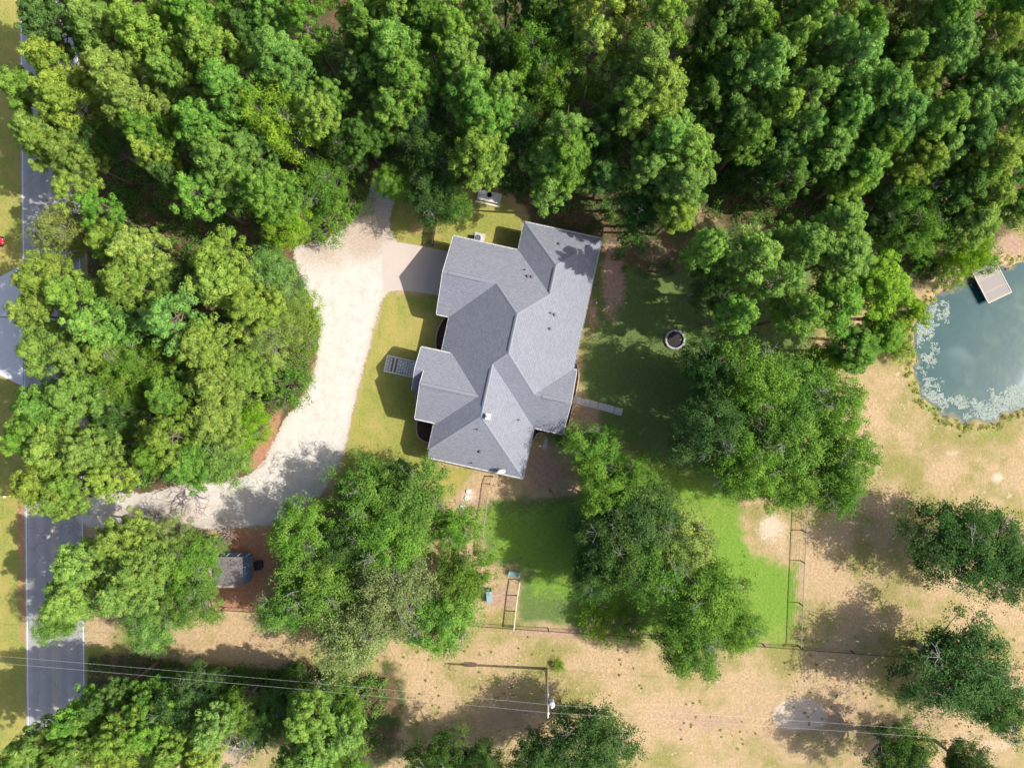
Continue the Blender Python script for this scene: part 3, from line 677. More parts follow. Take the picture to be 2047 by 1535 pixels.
# gutters: trough with lips and hangers along each eave
def gutter(A, B, z, out):
    a = hw(*A, z); b = hw(*B, z); d = (b - a); L = d.length; d.normalize(); o = hw(*out) - hw(0, 0)
    rz = math.atan2(d.y, d.x); mb = MB(); mid = (a + b) / 2
    mb.box(mid + o * .075 + Vector((0, 0, -.15)), (L, .13, .015), rz)
    mb.box(mid + o * .135 + Vector((0, 0, -.095)), (L, .016, .13), rz)
    mb.box(mid + o * .012 + Vector((0, 0, -.11)), (L, .02, .10), rz)
    n = max(2, int(L / .8))
    for i in range(n):
        p = a + d * (L * (i + .5) / n); mb.box(p + o * .08 + Vector((0, 0, -.022)), (.05, .15, .012), rz)
    mb.build('gutter', M['gutter'], roof)
for A, B, z, o in [((uGl, vN), (uA - .02, vN), H0, (0, -1)), ((uA, vN), (uA, vA), H0, (-1, 0)), ((uA, vA), (uE, vA), H0, (0, -1)), ((uE, vA), (uE, vP1), H0, (1, 0)),
                   ((uE, vP1), (uPe, vP1), H0, (0, -1)), ((uC, vS), (uPe, vS), H0, (0, 1)), ((uC, vS), (uC, vC), H0, (1, 0)), ((uW2, vC), (uC, vC), H0, (0, 1)),
                   ((uW2, vF2), (uW2, vC - .9), zW(uW2, 0), (-1, 0)), ((uF, vF2), (uW + du + .2, vF2), hF, (0, 1)), ((uF2, vF1), (uW + du + .1, vF1), hF, (0, -1)),
                   ((uW, vF1), (uW, vG), H0, (-1, 0)), ((uGl, vG), (uW - .02, vG), H0, (0, 1))]:
    gutter(A, B, z, o)
# rakes
def rake(A, B, zA, zB):
    a = hw(*A, zA); b = hw(*B, zB); d = (b - a); o = hw(-1, 0) - hw(0, 0)
    if A[0] > 0: o = -o
    mb = MB(); V = []
    for p in (a, b):
        for oo, zz in ((.0, .0), (.05, .0), (.05, -.2), (.0, -.2)): V.append(p + o * (oo + .003) + Vector((0, 0, zz + .012)))
    mb.add(V, [(0, 1, 5, 4), (1, 2, 6, 5), (2, 3, 7, 6), (3, 0, 4, 7), (0, 3, 2, 1), (4, 5, 6, 7)]); mb.build('rake_board', M['fascia'], roof)
for A, B, zf in [((uGl, vN), gP, zN), (gP, (uGl, vG), zG), (fP, (uF, vF2), zFS), ((uF, vs_), fP, zFN), ((uPe, vP1), pP, zP), (pP, (uPe, vS), zS), ((uF2, vF1), (uF2, vs_), zFN), ((uF2, vs_), (uF2, 2 * vs_ - vF1), z2)]:
    rake(A, B, zf(*A), zf(*B))
# walls and gables
e = .45
wall_uv = [(uGl + e, vN + e), (uA + e, vN + e), (uA + e, vA + e), (uE - e, vA + e), (uE - e, vS - e), (uC - e, vS - e), (uC - e, vC - e), (uW2 + e, vC - e),
           (uW2 + e, vF2 - e), (uF + e, vF2 - e), (uF + e, 2 * vs_ - vF1), (uW + e, 2 * vs_ - vF1), (uW + e, vG - e), (uGl + e, vG - e)]
MB().prism([hw(*p) for p in wall_uv], 0, H0 - .12).build('wall', M['brickwall'], house)
def gable(pts, thick, name='gable'):
    mb = MB(); n = len(pts); V = [hw(u, v, z) for u, v, z in pts] + [hw(u + thick, v, z) for u, v, z in pts]
    mb.add(V, [tuple(range(n)), tuple(reversed(range(n, 2 * n)))] + [(i, i + n, (i + 1) % n + n, (i + 1) % n) for i in range(n)]); mb.build(name, M['brickwall'], house)
zz = H0 - .13
gable([(uGl + e, vN + e, zz), (uGl + e, vG - e, zz), (uGl + e, vN + g_, zG(0, vN + g_) - .25)], .2)
gable([(uF + e, vF1 + .5, zz), (uF + e, vF2 - e, zz), (uF + e, vF2 - e, hF), (uF + e, vFr, zFN(0, vFr) - .25), (uF + e, vF1 + .5, hF)], .2)
gable([(uPe - .4, vP1 + .3, zz), (uPe - .4, vS - .3, zz), (uPe - .4, vS - q_, zS(0, vS - q_) - .25)], -.2)
for v in (vP1 + .4, vS - .45): piece('porch_post', M['white'], house, hw(uPe - .5, v, (H0 - .15) / 2), (.18, .18, H0 - .15), RZ)
for v in (vF1 + .35, 2 * vs_ - vF1 - .35): piece('porch_post', M['white'], house, hw(uF2 + .35, v, 1.8), (.22, .22, 3.6), RZ)
gd = MB()
for k in range(4): gd.box(hw(uGl + e - .03, vN + g_, .36 + .62 * k), (.05, 5.2, .58), RZ)
gd.build('garage_door', M['white'], house)
fd = MB().box(hw(uW + e - .04, vF1 + 2.4, 1.15), (.06, 1.0, 2.1), RZ).build('front_door', M['darkwood'], house)
# roof furniture
def on(u_px, v_px, zf):
    """roof point seen at a photo pixel: iterate on the plane height"""
    z = 5.0
    for _ in range(12):
        w = P(u_px, v_px, z); u = w.x * TC_ - w.y * TS_; v = -w.x * TS_ - w.y * TC_; z = zf(u, v)
    return Vector((w.x, w.y, z))
for px, py, zf in [(1050, 540, zN), (1101, 626, zE), (1146, 539, zE), (1037, 839, zSE), (955, 858, zSS), (944, 925, zSS), (1191, 605, zE)]:
    p = on(px, py, zf); mb = MB(); mb.lathe(p, [(.17, -.12), (.12, .02), (.055, .06), (.055, .36), (.03, .36), (.03, .2)], 10); mb.build('vent_pipe', M['vent'], roof)
for px, py, zf in [(1055, 553, zN), (1063, 554, zN), (1108, 629, zE), (1099, 657, zE), (1118, 488, zNN), (960, 902, zSS)]:
    p = on(px, py, zf); mb = MB(); mb.lathe(p, [(.2, -.12), (.2, .05), (.16, .06), (.16, .16), (.10, .22), (.0, .22)], 12); mb.build('roof_vent', M['vent'], roof)
p = on(976, 832, zSE); mb = MB(); mb.box(p + Vector((0, 0, .2)), (.42, .46, .9), RZ); mb.box(p + Vector((0, 0, .68)), (.56, .6, .08), RZ); mb.lathe(p + Vector((0, 0, .72)), [(.15, 0), (.15, .2), (.0, .22)], 10)
mb.build('chimney', M['white'], roof)
# satellite dish
p = on(1002, 938, zSS)
sd_ = empty('satellite_dish', p, 'white oval satellite dish on the lower edge of the house roof', 'satellite dish')
mb = MB(); mb.tube([p + Vector((0, .1, -.05)), p + Vector((0, .1, .45)), p + Vector((.02, .0, .62))], .03, 6); mb.build('mast', M['galv'], sd_)
dn = Vector((.15, -.75, .62)).normalized(); t1 = dn.cross(Vector((0, 0, 1))).normalized(); t2 = dn.cross(t1); c = p + Vector((.03, -.12, .62)); V = []; F = []
for i, (r, k) in enumerate(((0.001, 0), (.18, .012), (.33, .045), (.42, .08))):
    for j in range(20):
        t = 2 * math.pi * j / 20; V.append(c + t1 * (r * 1.08 * math.cos(t)) + t2 * (r * math.sin(t)) + dn * k)
for i in range(3):
    for j in range(20): F.append((i * 20 + j, i * 20 + (j + 1) % 20, i * 20 + 20 + (j + 1) % 20, i * 20 + 20 + j))
dd = MB().add(V, F).build('dish', M['white'], sd_, smooth=True); ms = dd.modifiers.new('t', 'SOLIDIFY'); ms.thickness = .012
mb = MB(); mb.tube([c + t2 * .4 + dn * .06, c + dn * .55 + t2 * .1], .018, 6); mb.box(c + dn * .55 + t2 * .1, (.08, .08, .12)); mb.build('feed_arm', M['darkmetal'], sd_)

# air conditioner on its pad
p = P(957, 477); pad = MB().box(p + Vector((.05, .02, .04)), (1.25, 1.2, .12), RZ).build('equipment_pad', M['concrete'])
tag(pad, 'square concrete pad under the air conditioner beside the house', 'pad')
ac = empty('air_conditioner', P(956, 479) + Vector((0, 0, .1)), 'grey air-conditioning unit with round fan beside the upper house wall', 'air conditioner')
q = ac.location; mb = MB(); mb.box(q + Vector((0, 0, .4)), (.86, .86, .8), RZ)
mb.build('casing', M['acgrey'], ac, .03)
mb = MB(); mb.lathe(q + Vector((0, 0, .806)), [(.40, 0), (.40, .03), (.36, .04), (.35, 0.005)], 24); mb.build('fan_ring', M['galv'], ac)
mb = MB(); mb.lathe(q + Vector((0, 0, .806)), [(.35, .004), (.0, .004)], 24); mb.build('fan_well', M['black'], ac)
mb = MB(); mb.lathe(q + Vector((0, 0, .82)), [(.1, 0), (.1, .05), (.0, .06)], 12)
for k in range(5):
    t = k * 2 * math.pi / 5; mb.box(q + Vector((math.cos(t) * .21, math.sin(t) * .21, .825)), (.26, .11, .012), t)
mb.build('fan', M['darkmetal'], ac)
mb = MB()
for r in (.12, .18, .24, .3): mb.tube([q + Vector((r * math.cos(k * .3142), r * math.sin(k * .3142), .845)) for k in range(21)], .005, 4, caps=False)
mb.build('fan_guard', M['galv'], ac)

# slab with round opening at the tree edge above the house
v0 = P(976, 396); bed = empty('concrete_tank', v0, 'pale rectangular concrete tank top with a dark round opening near the treeline', 'tank')
def loc(o, x, y, z, r=RZ): return o.location + Vector((x * math.cos(r) - y * math.sin(r), x * math.sin(r) + y * math.cos(r), z))
MB().box(loc(bed, 0, .12, .16), (2.55, 1.2, .32), RZ).build('lid_slab', simple('pale_concrete', (.55, .52, .46), .9, .25, 2), bed, .04)
piece('frame_rail', M['curb'], bed, loc(bed, 0, -.74, .09), (2.75, .16, .2), RZ)
piece('frame_rail', M['curb'], bed, loc(bed, 1.38, -.05, .10), (.12, 1.5, .18), RZ)
mb = MB(); mb.lathe(loc(bed, .1, .3, .32), [(.27, -.02), (.27, .06), (.21, .06), (.2, .0), (0, .0)], 18); mb.build('opening', M['black'], bed)

# ------------------------------------------------------------------ paths, beds, fire pit
walk = empty('front_walk', P(805, 728), 'narrow brick-paved front walk with pale stone border leading to the entry porch', 'walkway')
wl = 0
uvL, uvT, uvB = -13.6, -1.05, .95
def uv_of(px, py):
    w = P(px, py); return w.x * TC_ - w.y * TS_, -w.x * TS_ - w.y * TC_
uL, vT = uv_of(775, 711); uL2, vB = uv_of(771, 742); uRr = uF - .3
MB().prism([hw(uL, vT), hw(uRr, vT), hw(uRr, vB), hw(uL, vB)], -.05, .035).build('bedding', M['joint'], walk)
for vv in (vT, vB): piece('border_stone', M['curb'], walk, hw((uL + uRr) / 2, vv, .06), (uRr - uL + .16, .16, .14), RZ)
for uu in (uL, uL + .98): piece('border_stone', M['curb'], walk, hw(uu, (vT + vB) / 2, .058), (.16, vB - vT - .17, .13), RZ)
u = uL + .13; k = 0
while u < uRr - .2:
    if abs(u + .13 - uL - .98) > .2:
        v = vT + .14 + (.0 if k % 2 else -.2)
        while v < vB - .12:
            L = random.uniform(.36, .52); a = max(v, vT + .12); b = min(v + L, vB - .12)
            if b - a > .1: piece('paver', M['paver'] if random.random() < .7 else M['curb'], walk, hw(u + .125, (a + b) / 2, .045 + random.uniform(0, .02)), (random.uniform(.2, .25), b - a - .04, .08), RZ + random.uniform(-.02, .02))
            v += L
    u += .29; k += 1

back = empty('back_walk', P(1195, 811), 'grey concrete slab walk leading from the back porch into the yard', 'walkway')
A = P(1146, 798); B = P(1244, 824); d = (B - A); L = d.length; ang = math.atan2(d.y, d.x); d.normalize()
for k in range(6): piece('slab', M['concrete'], back, A + d * (L * (k + .5) / 6) + Vector((random.uniform(-.02, .02), random.uniform(-.03, .03), .03)), (L / 6 - .03, .82, .12), ang)
st = empty('stepping_slab', P(1090, 886), 'small grey stepping slab on bare soil below the back porch', 'slab')
for k, (x, y) in enumerate(((1092, 878), (1089, 891))): piece('slab', M['concrete'], st, P(x, y) + Vector((0, 0, .03)), (.42, .75, .1), RZ - .0)

def flowerbed(px_edge, px_fill, label, plants=3):
    c = np.mean(px_fill, 0); o = empty('flower_bed', P(*c), label, 'flower bed')
    MB().prism([P(*q) for q in px_fill], -.05, .05).build('mulch', M['mulch'], o)
    for a, b in zip(px_edge[:-1], px_edge[1:]):
        A = P(*a); B = P(*b); dd = B - A; piece('edging_stone', M['edging'], o, (A + B) / 2 + Vector((0, 0, .07)), (dd.length - .015, .13, .2), math.atan2(dd.y, dd.x))
    return o
def arc(pts, k=2):
    p = np.array(pts, float)
    for _ in range(k):
        q = .75 * p[:-1] + .25 * p[1:]; r = .25 * p[:-1] + .75 * p[1:]
        m = np.empty((2 * len(q), 2)); m[0::2] = q; m[1::2] = r; p = np.vstack([p[:1], m, p[-1:]])
    return [tuple(a) for a in p]
e1 = arc([(893, 630), (882, 645), (874, 662), (870, 685), (873, 706), (877, 716)]); flowerbed(e1, e1 + [(905, 716), (920, 640)], 'crescent flower bed against the wall between garage and front gable')
e2 = arc([(836, 834), (832, 850), (834, 870), (842, 880), (860, 886)]); flowerbed(e2, e2 + [(880, 886), (880, 834)], 'rounded flower bed with curved edging left of the lower house corner')
e3 = arc([(836, 772), (831, 790), (830, 806), (834, 822)]); flowerbed(e3, e3 + [(860, 822), (860, 775)], 'thin sliver of flower bed along the front gable wall')
e4 = arc([(1152, 722), (1158, 748), (1155, 768), (1150, 794)], 1); flowerbed(e4, e4 + [(1130, 790), (1138, 722)], 'narrow edged flower bed along the back wall above the porch walk')
e5 = arc([(1146, 810), (1141, 832), (1136, 850)], 1); flowerbed(e5, e5 + [(1110, 846), (1120, 806)], 'narrow edged flower bed along the back porch below the walk')
e6 = arc([(1089, 866), (1076, 864), (1070, 872), (1067, 880), (1055, 888)]); flowerbed(e6, e6 + [(1045, 880), (1055, 850), (1088, 850)], 'small wavy-edged flower bed in the corner below the back porch')

fp = empty('fire_pit', P(1349, 679), 'round stone-ring fire pit with dark ash in the back yard', 'fire pit')
mb = MB(); mb.lathe(fp.location + Vector((0, 0, .02)), [(1.0, 0), (.6, .03), (.0, .05)], 24); mb.build('ash_bed', M['soil'], fp)
for k in range(28):
    t = 2 * math.pi * k / 28; r = 1.06 + random.uniform(-.02, .02)
    piece('stone', M['firestone'], fp, fp.location + Vector((r * math.cos(t), r * math.sin(t), .13)), (.22, .225, .28 + random.uniform(-.02, .03)), t + random.uniform(-.05, .05))
mb = MB(); mb.tube([fp.location + Vector((.55, -.1, .09)), fp.location + Vector((.68, .05, .1))], .04, 6); mb.build('charred_stick', M['deadwood'], fp)

lids = [((936, 982), 'pale green round septic lid, upper of the two side by side below the house'), ((933, 995), 'pale green round septic lid, lower of the two side by side below the house'), ((924, 1012), 'pale round septic lid half hidden at the edge of the oak clump')]
for (x, y), lb in lids:
    o = empty('septic_lid', P(x, y), lb, 'lid', 'septic lids below the house')
    mb = MB(); mb.lathe(o.location, [(.29, 0), (.29, .1), (.25, .13), (.1, .15), (0, .15)], 18); mb.build('cover', M['lid'], o, smooth=False)
    mb = MB(); mb.box(o.location + Vector((0, 0, .155)), (.16, .03, .03)); mb.build('handle', M['darkmetal'], o)

# ------------------------------------------------------------------ fences
def fence(label, pts, height=1.25, sp=2.6, post=.10, pm='wood', rm='wood', rails=(1.0,), pick=None, rail_w=.07, wires=4, pick_w=.04):
    P0 = P(*pts[0]); o = empty('fence', P0, label, 'fence')
    wm = MB()
    for a, b in zip(pts[:-1], pts[1:]):
        A = P(*a); B = P(*b); d = B - A; L = d.length; d.normalize(); n = max(1, round(L / sp)); ang = math.atan2(d.y, d.x)
        for k in range(n + 1):
            if k == n and b != pts[-1]: continue
            piece('post', M[pm], o, A + d * (L * k / n) + Vector((0, 0, height / 2)), (post, post, height + random.uniform(-.04, .08)), ang)
        for k in range(n):
            for r in rails: piece('rail', M[rm], o, A + d * (L * (k + .5) / n) + Vector((0, 0, height * r)), (L / n - .012, rail_w, .09), ang + random.uniform(-.01, .01))
        if pick:
            m = int(L / pick)
            for k in range(m): piece('picket', M[rm], o, A + d * (L * (k + .5) / m) + Vector((0, 0, height * .5)), (pick_w, .03, height * .9), ang)
        for k in range(wires):
            z = height * (k + .6) / (wires + .4); wm.tube([A + Vector((0, 0, z)), B + Vector((0, 0, z))], .008, 4)
        for k in range(int(L / .35)):
            p = A + d * (.35 * k); wm.tube([p, p + Vector((0, 0, height * .95))], .005, 3, caps=False)
    w = wm.build('wire_mesh', M['wire'], o); w["kind"] = "stuff"
    return o
fence('wooden rail fence running from the lower house corner down beside the oak clump', [(985, 952), (980, 967), (972, 1020), (966, 1075), (962, 1108)], 1.0, 2.4, .10, 'darkwood', 'wood', (.97,), None, .04)
fence('pale-railed fence standing between the storage box and the green lower lawn', [(1039, 1158), (1034, 1190), (1027, 1253)], 1.3, 2.2, .12, 'wood', 'palewood', (.98,), None, .11)
fence('long dark wire fence along the lower property edge', [(449, 1213), (760, 1230), (1027, 1250), (1300, 1268), (1597, 1291)], 1.25, 4.5, .10, 'darkwood', 'darkwood', (.97,), None, .05)
fence('dark wire fence along the right edge of the bright green lawn', [(1606, 1000), (1600, 1120), (1593, 1288)], 1.3, 4.0, .10, 'darkwood', 'greywood', (.97,), None, .05)
fence('thin wire fence crossing the dry field at the right', [(1600, 1292), (1800, 1307), (2060, 1332)], 1.1, 5.0, .10, 'darkwood', 'darkwood', (.95,), None, .04)
fence('short dark board fence left of the upper garage corner', [(866, 492), (869, 468), (873, 446)], 1.5, 1.4, .12, 'darkwood', 'darkwood', (.9,), .15, .05, 0, .142)
lg = MB(); lg.tube([P(1209, 1276) + Vector((0, 0, .10)), P(1236, 1263) + Vector((0, 0, .13)), P(1262, 1249) + Vector((0, 0, .5))], [.07, .065, .05], 7)
tag(lg.build('fallen_pole', M['palewood']), 'pale fallen pole leaning across the lower property fence', 'pole')

# bench and storage box
bn = empty('garden_bench', P(1028, 1146), 'teal slatted garden bench in the shade near the lower fence', 'bench')
for k in range(4): piece('seat_slat', M['teal'], bn, loc(bn, 0, -.2 + .13 * k, .45), (1.35, .11, .035), RZ)
for k in range(3): piece('back_slat', M['teal'], bn, loc(bn, 0, .33 + .02 * k, .58 + .14 * k), (1.35, .035, .11), RZ)
for x in (-.6, .6):
    for y in (-.2, .28): piece('leg', M['galv'], bn, loc(bn, x, y, .22), (.05, .05, .44 if y < 0 else .46), RZ)
    piece('armrest', M['galv'], bn, loc(bn, x, .05, .66), (.06, .52, .04), RZ)
    piece('back_support', M['galv'], bn, loc(bn, x, .31, .62), (.05, .04, .75), RZ)
sb = empty('storage_box', P(978, 1188), 'blue-grey storage box tucked under the right edge of the oak clump', 'box')
MB().box(sb.location + Vector((0, 0, .3)), (.62, 1.5, .6), .06).build('body', M['black'], sb, .02)
MB().box(sb.location + Vector((.02, -.12, .63)), (.68, 1.34, .07), .06).build('lid', simple('bluegrey', (.22, .32, .36), .6, .15), sb, .02)

# ------------------------------------------------------------------ shed
sh = empty('shed', P(462, 1136), 'small grey-roofed shed with a blue side roof, in the red-soil clearing', 'shed')
def SP(px, py, z): return P(px, py, z)
wx = [SP(433, 1113, 0), SP(485, 1113, 0), SP(484, 1164, 0), SP(432, 1164, 0)]
MB().prism(wx, 0, 2.15).build('wall', M['brickwall'], sh)
n = 9
for k in range(n):
    a = 1112.5 + (1169 - 1112.5) * k / n; b = 1112.5 + (1169 - 1112.5) * (k + 1) / n
    z0, z1 = 2.62 - .25 * k / n, 2.62 - .25 * (k + 1) / n
    mb = MB(); V = []
    for (x, y, z) in ((428, a, z0), (487, a, z0), (485, b + .6, z1), (427, b + .6, z1)): V.append(SP(x, y, z))
    zl = Vector((0, 0, .05 + random.uniform(0, .015)))
    mb.add([v + zl for v in V] + [v - Vector((0, 0, .03)) for v in V], [(3, 2, 1, 0), (4, 5, 6, 7), (0, 1, 5, 4), (1, 2, 6, 5), (2, 3, 7, 6), (3, 0, 4, 7)])
    mb.build('roof_sheet', M['shedroof'], sh)
def slope(name, pts, m, th=.05):
    V = [SP(*p) for p in pts]; mb = MB(); nn = len(V)
    mb.add(V + [v - Vector((0, 0, th)) for v in V], [tuple(reversed(range(nn))), tuple(range(nn, 2 * nn))] + [(i, (i + 1) % nn, (i + 1) % nn + nn, i + nn) for i in range(nn)]); return mb.build(name, m, sh)
slope('side_roof', [(488.5, 1112, 2.4), (505, 1106, 1.75), (504, 1160, 1.75), (486.5, 1168, 2.3)], M['tarp'])
slope('front_roof', [(440, 1104, 1.8), (505, 1104, 1.8), (488, 1111.6, 2.35), (440, 1111.6, 2.35)], M['tarp'])
for x in (452, 474, 492):
    A = SP(x, 1111.4, 2.42); B = SP(x + 8, 1105, 1.9); dd = B - A
    mb = MB(); mb.tube([A, B], .03, 5); mb.build('rafter', M['palewood'], sh)
for x, y in ((503, 1107), (502, 1158)): piece('post', M['wood'], sh, SP(x, y, 0) + Vector((0, 0, .85)), (.1, .1, 1.7))
wd = SP(455, 1109, 1.2); mb = MB()
for dx, dy, sx, sy in ((0, .25, .9, .07), (0, -.25, .9, .07), (-.42, 0, .07, .5), (0, 0, .06, .5), (.42, 0, .07, .5)): mb.box(wd + Vector((dx + .35 * dy, dy, .7)), (sx, sy, .05))
tag(mb.build('window_frame', M['white']), 'white empty window frame leaning on the upper edge of the shed', 'window frame')
bb = empty('black_bin', P(520, 1127), 'black lidded bin standing on red soil right of the shed', 'bin')
mb = MB(); mb.prism([loc(bb, x, y, 0, .1) for x, y in ((-.38, -.45), (.38, -.45), (.38, .45), (-.38, .45))], 0, .85); mb.build('body', M['black'], bb, .04)
MB().box(bb.location + Vector((.02, 0, .9)), (.86, .98, .08), .1).build('lid', M['black'], bb, .02)
MB().tube([loc(bb, .46, -.3, .8, .1), loc(bb, .46, .3, .8, .1)], .03, 6).build('handle', M['darkmetal'], bb)
for y in (-.35, .35):
    MB().tube([loc(bb, -.34, y - .04, .1, .1), loc(bb, -.34, y + .04, .1, .1)], .1, 10).build('wheel', M['black'], bb)

# ------------------------------------------------------------------ dock
dk = empty('dock', P(1985, 560), 'grey wooden plank dock reaching into the pond', 'dock')
zD = .55
c1, c2, c3, c4 = P(1975, 605, zD), P(2021, 583, zD), P(1988, 520, zD), P(1942, 542, zD)
n = 38
for k in range(n):
    a, b = k / n, (k + .93) / n
    L0, L1 = c1.lerp(c4, a), c1.lerp(c4, b); R0, R1 = c2.lerp(c3, a), c2.lerp(c3, b)
    mid = (L0 + L1 + R0 + R1) / 4; w = (R0 - L0).length
    piece('plank', M['greywood'] if random.random() < .75 else M['wood'], dk, mid + Vector((0, 0, random.uniform(0, .012))), (w - .1, (L1 - L0).length, .05), math.atan2((R0 - L0).y, (R0 - L0).x))
for A, B in ((c1, c4), (c2, c3)):
    m = (A + B) / 2 + Vector((0, 0, .0)); dd = B - A; piece('edge_board', M['palewood'], dk, m, (dd.length, .1, .14), math.atan2(dd.y, dd.x))
dd = c2 - c1; piece('edge_board', M['palewood'], dk, (c1 + c2) / 2 - (c4 - c1).normalized() * .07, (dd.length + .1, .1, .14), math.atan2(dd.y, dd.x))
for A, B in ((c1, c4), (c2, c3)):
    for t in (.06, .5, .94):
        p = A.lerp(B, t); p = p.lerp((c1 + c2 + c3 + c4) / 4, .08); MB().tube([p + Vector((0, 0, -2.0)), p + Vector((0, 0, -.04))], .09, 8).build('pile', M['darkwood'], dk)

# floating mats on the pond
N = 60000
ax = RNG.uniform(1815, 2060, N); ay = RNG.uniform(520, 860, N); sdp = poly_sd(ax, ay, POND)
def vnoise(x, y, f, seed):
    r = np.random.default_rng(seed); G = r.random((64, 64)); x = x * f; y = y * f; xi = np.floor(x).astype(int); yi = np.floor(y).astype(int); fx = x - xi; fy = y - yi
    fx = fx * fx * (3 - 2 * fx); fy = fy * fy * (3 - 2 * fy); g = lambda a, b: G[a % 64, b % 64]
    return (g(xi, yi) * (1 - fx) + g(xi + 1, yi) * fx) * (1 - fy) + (g(xi, yi + 1) * (1 - fx) + g(xi + 1, yi + 1) * fx) * fy
dens = np.exp(-((-sdp - 22) / 26) ** 2) * (.25 + .9 * ((ay > 690) | (ax < 1900))) * (ay > 600) + .45 * np.exp(-(((ax - 1990) / 45) ** 2 + ((ay - 780) / 22) ** 2)) + .25 * np.exp(-(((ax - 1880) / 12) ** 2 + ((ay - 615) / 40) ** 2)) + .3 * np.exp(-(((ax - 2040) / 14) ** 2 + ((ay - 800) / 24) ** 2))
pat = vnoise(ax, ay, .05, 3) * .4 + vnoise(ax, ay, .14, 4) * .35 + vnoise(ax, ay, .4, 5) * .25
keep = (sdp < -7) & (dens * .64 > pat + RNG.uniform(-.05, .2, N)) & (pat < .56)
ax, ay = ax[keep], ay[keep]; n = len(ax)
r = RNG.uniform(.03, .09, n); t0 = RNG.uniform(0, 6.28, n)
V = np.stack([np.stack([(ax - CX) * S + r * np.cos(t0 + k * 1.5708) * RNG.uniform(.6, 1.2, n), -(ay - CY) * S + r * np.sin(t0 + k * 1.5708), -.212 + RNG.uniform(0, .012, n)], 1) for k in range(4)], 1).reshape(-1, 3)
ame = mesh_np('pond_algae', V, np.arange(4 * n).reshape(-1, 4), M['algae'], dict(tint=np.repeat(RNG.random(n), 4)))
tag(link('pond_algae', ame), 'pale grey-green floating algae mats along the pond shore', 'algae', kind='stuff')

# ------------------------------------------------------------------ utility pole and lines
pb = P(1092, 1336); up = empty('utility_pole', pb, 'wooden utility pole with grey transformer in the dry field', 'utility pole')
top = P(1095.5, 1424, 11.1)
MB().tube([pb, pb.lerp(top, .5), top], [.17, .14, .11], 10).build('pole', M['wood'], up, smooth=True)
tz = pb.lerp(top, .80); tc = tz + Vector((.42, .02, .1))
mb = MB(); mb.lathe(tc, [(.0, -.5), (.27, -.5), (.29, -.45), (.29, .42), (.31, .45), (.31, .5), (.2, .58), (0, .6)], 16); mb.build('transformer', M['galv'], up)
mb = MB(); mb.box(tz + Vector((.15, 0, .3)), (.3, .1, .08)); mb.box(tz + Vector((.15, 0, -.2)), (.3, .1, .08)); mb.build('bracket', M['darkmetal'], up)
for q in (top + Vector((0, 0, .05)), tc + Vector((-.02, -.1, .6))):
    mb = MB(); mb.lathe(q, [(.05, 0), (.11, .05), (.06, .1), (.12, .15), (.06, .2), (.1, .25), (.04, .3), (0, .3)], 12); mb.build('insulator', M['white'], up)
mb = MB(); mb.tube([top + Vector((.0, -.1, -.3)), top + Vector((0, -.55, -.1)), top + Vector((0, -.75, -.45))], .05, 7); mb.build('cutout_fuse', M['white'], up)
nt = pb.lerp(top, .62)
mb = MB(); mb.lathe(nt + Vector((.05, .0, 0)), [(.06, -.1), (.13, -.04), (.13, .06), (.05, .1), (0, .1)], 10); mb.box(nt + Vector((-.12, 0, .05)), (.3, .08, .06)); mb.build('neutral_bracket', M['galv'], up)
MB().tube([nt + Vector((.14, .1, 0)), tc + Vector((0, .0, -.5))], .014, 5).build('ground_lead', M['cable'], up)
def wire(label, pts, zs, sag):
    mb = MB(); Q = [P(x, y, z) for (x, y), z in zip(pts, zs)]
    line = []
    for a, b in zip(Q[:-1], Q[1:]):
        for k in range(24):
            t = k / 24; p = a.lerp(b, t); p.z -= sag * 4 * t * (1 - t); line.append(p)
    line.append(Q[-1]); mb.tube(line, .007, 5)
    return tag(mb.build('power_line', M['cable']), label, 'power line', 'power lines over the field')
wire('lower-running overhead wire in the photo, carried on the pole-top insulator', [(-420, 1292), (1095.5, 1424), (2560, 1526)], (11.3, 11.4, 11.3), .45)
wire('upper of the two overhead wires in the photo, passing the transformer', [(-420, 1278), (1099, 1408), (2560, 1512)], (9.6, 9.7, 9.6), .4)

# ------------------------------------------------------------------ small things at the left edge
cr = empty('small_vehicle', P(-4, 484), 'small glossy red vehicle, only its rounded nose showing at the left edge', 'vehicle')
q = cr.location; mb = MB(); V = []; F = []
prof = [(-.55, .42, .55), (-.2, .48, .66), (.25, .50, .68), (.6, .44, .6), (.85, .32, .5), (.98, .1, .38)]
for x, hwid, hz in prof:
    for k in range(9):
        t = math.pi * k / 8; V.append(q + Vector((x, hwid * math.cos(t), .28 + hz * math.sin(t) ** .7 * .75)))
for i in range(len(prof) - 1):
    for k in range(8): F.append((i * 9 + k, i * 9 + k + 1, (i + 1) * 9 + k + 1, (i + 1) * 9 + k))
mb.add(V, F); mb.add(V[:9], [tuple(range(9))]); mb.add(V[-9:], [tuple(reversed(range(9)))]); mb.build('hood', M['red'], cr, smooth=True)
MB().box(q + Vector((-.1, 0, .3)), (1.9, .7, .14)).build('chassis', M['black'], cr)
MB().box(q + Vector((-1.1, 0, .6)), (.5, .5, .4)).build('seat', M['black'], cr, .08)
for x, rr in ((.55, .2), (-1.0, .28)):
    for y in (-.48, .48): MB().tube([q + Vector((x, y - .09, rr)), q + Vector((x, y + .09, rr))], rr, 14).build('wheel', M['black'], cr)
for y in (-.22, .22): MB().lathe(q + Vector((.9, y, .52)), [(.07, 0), (.05, .05), (0, .06)], 10).build('headlight', M['white'], cr)
mk = empty('marker_post', P(22, 990), 'small yellow and white roadside marker post on the left verge', 'post')
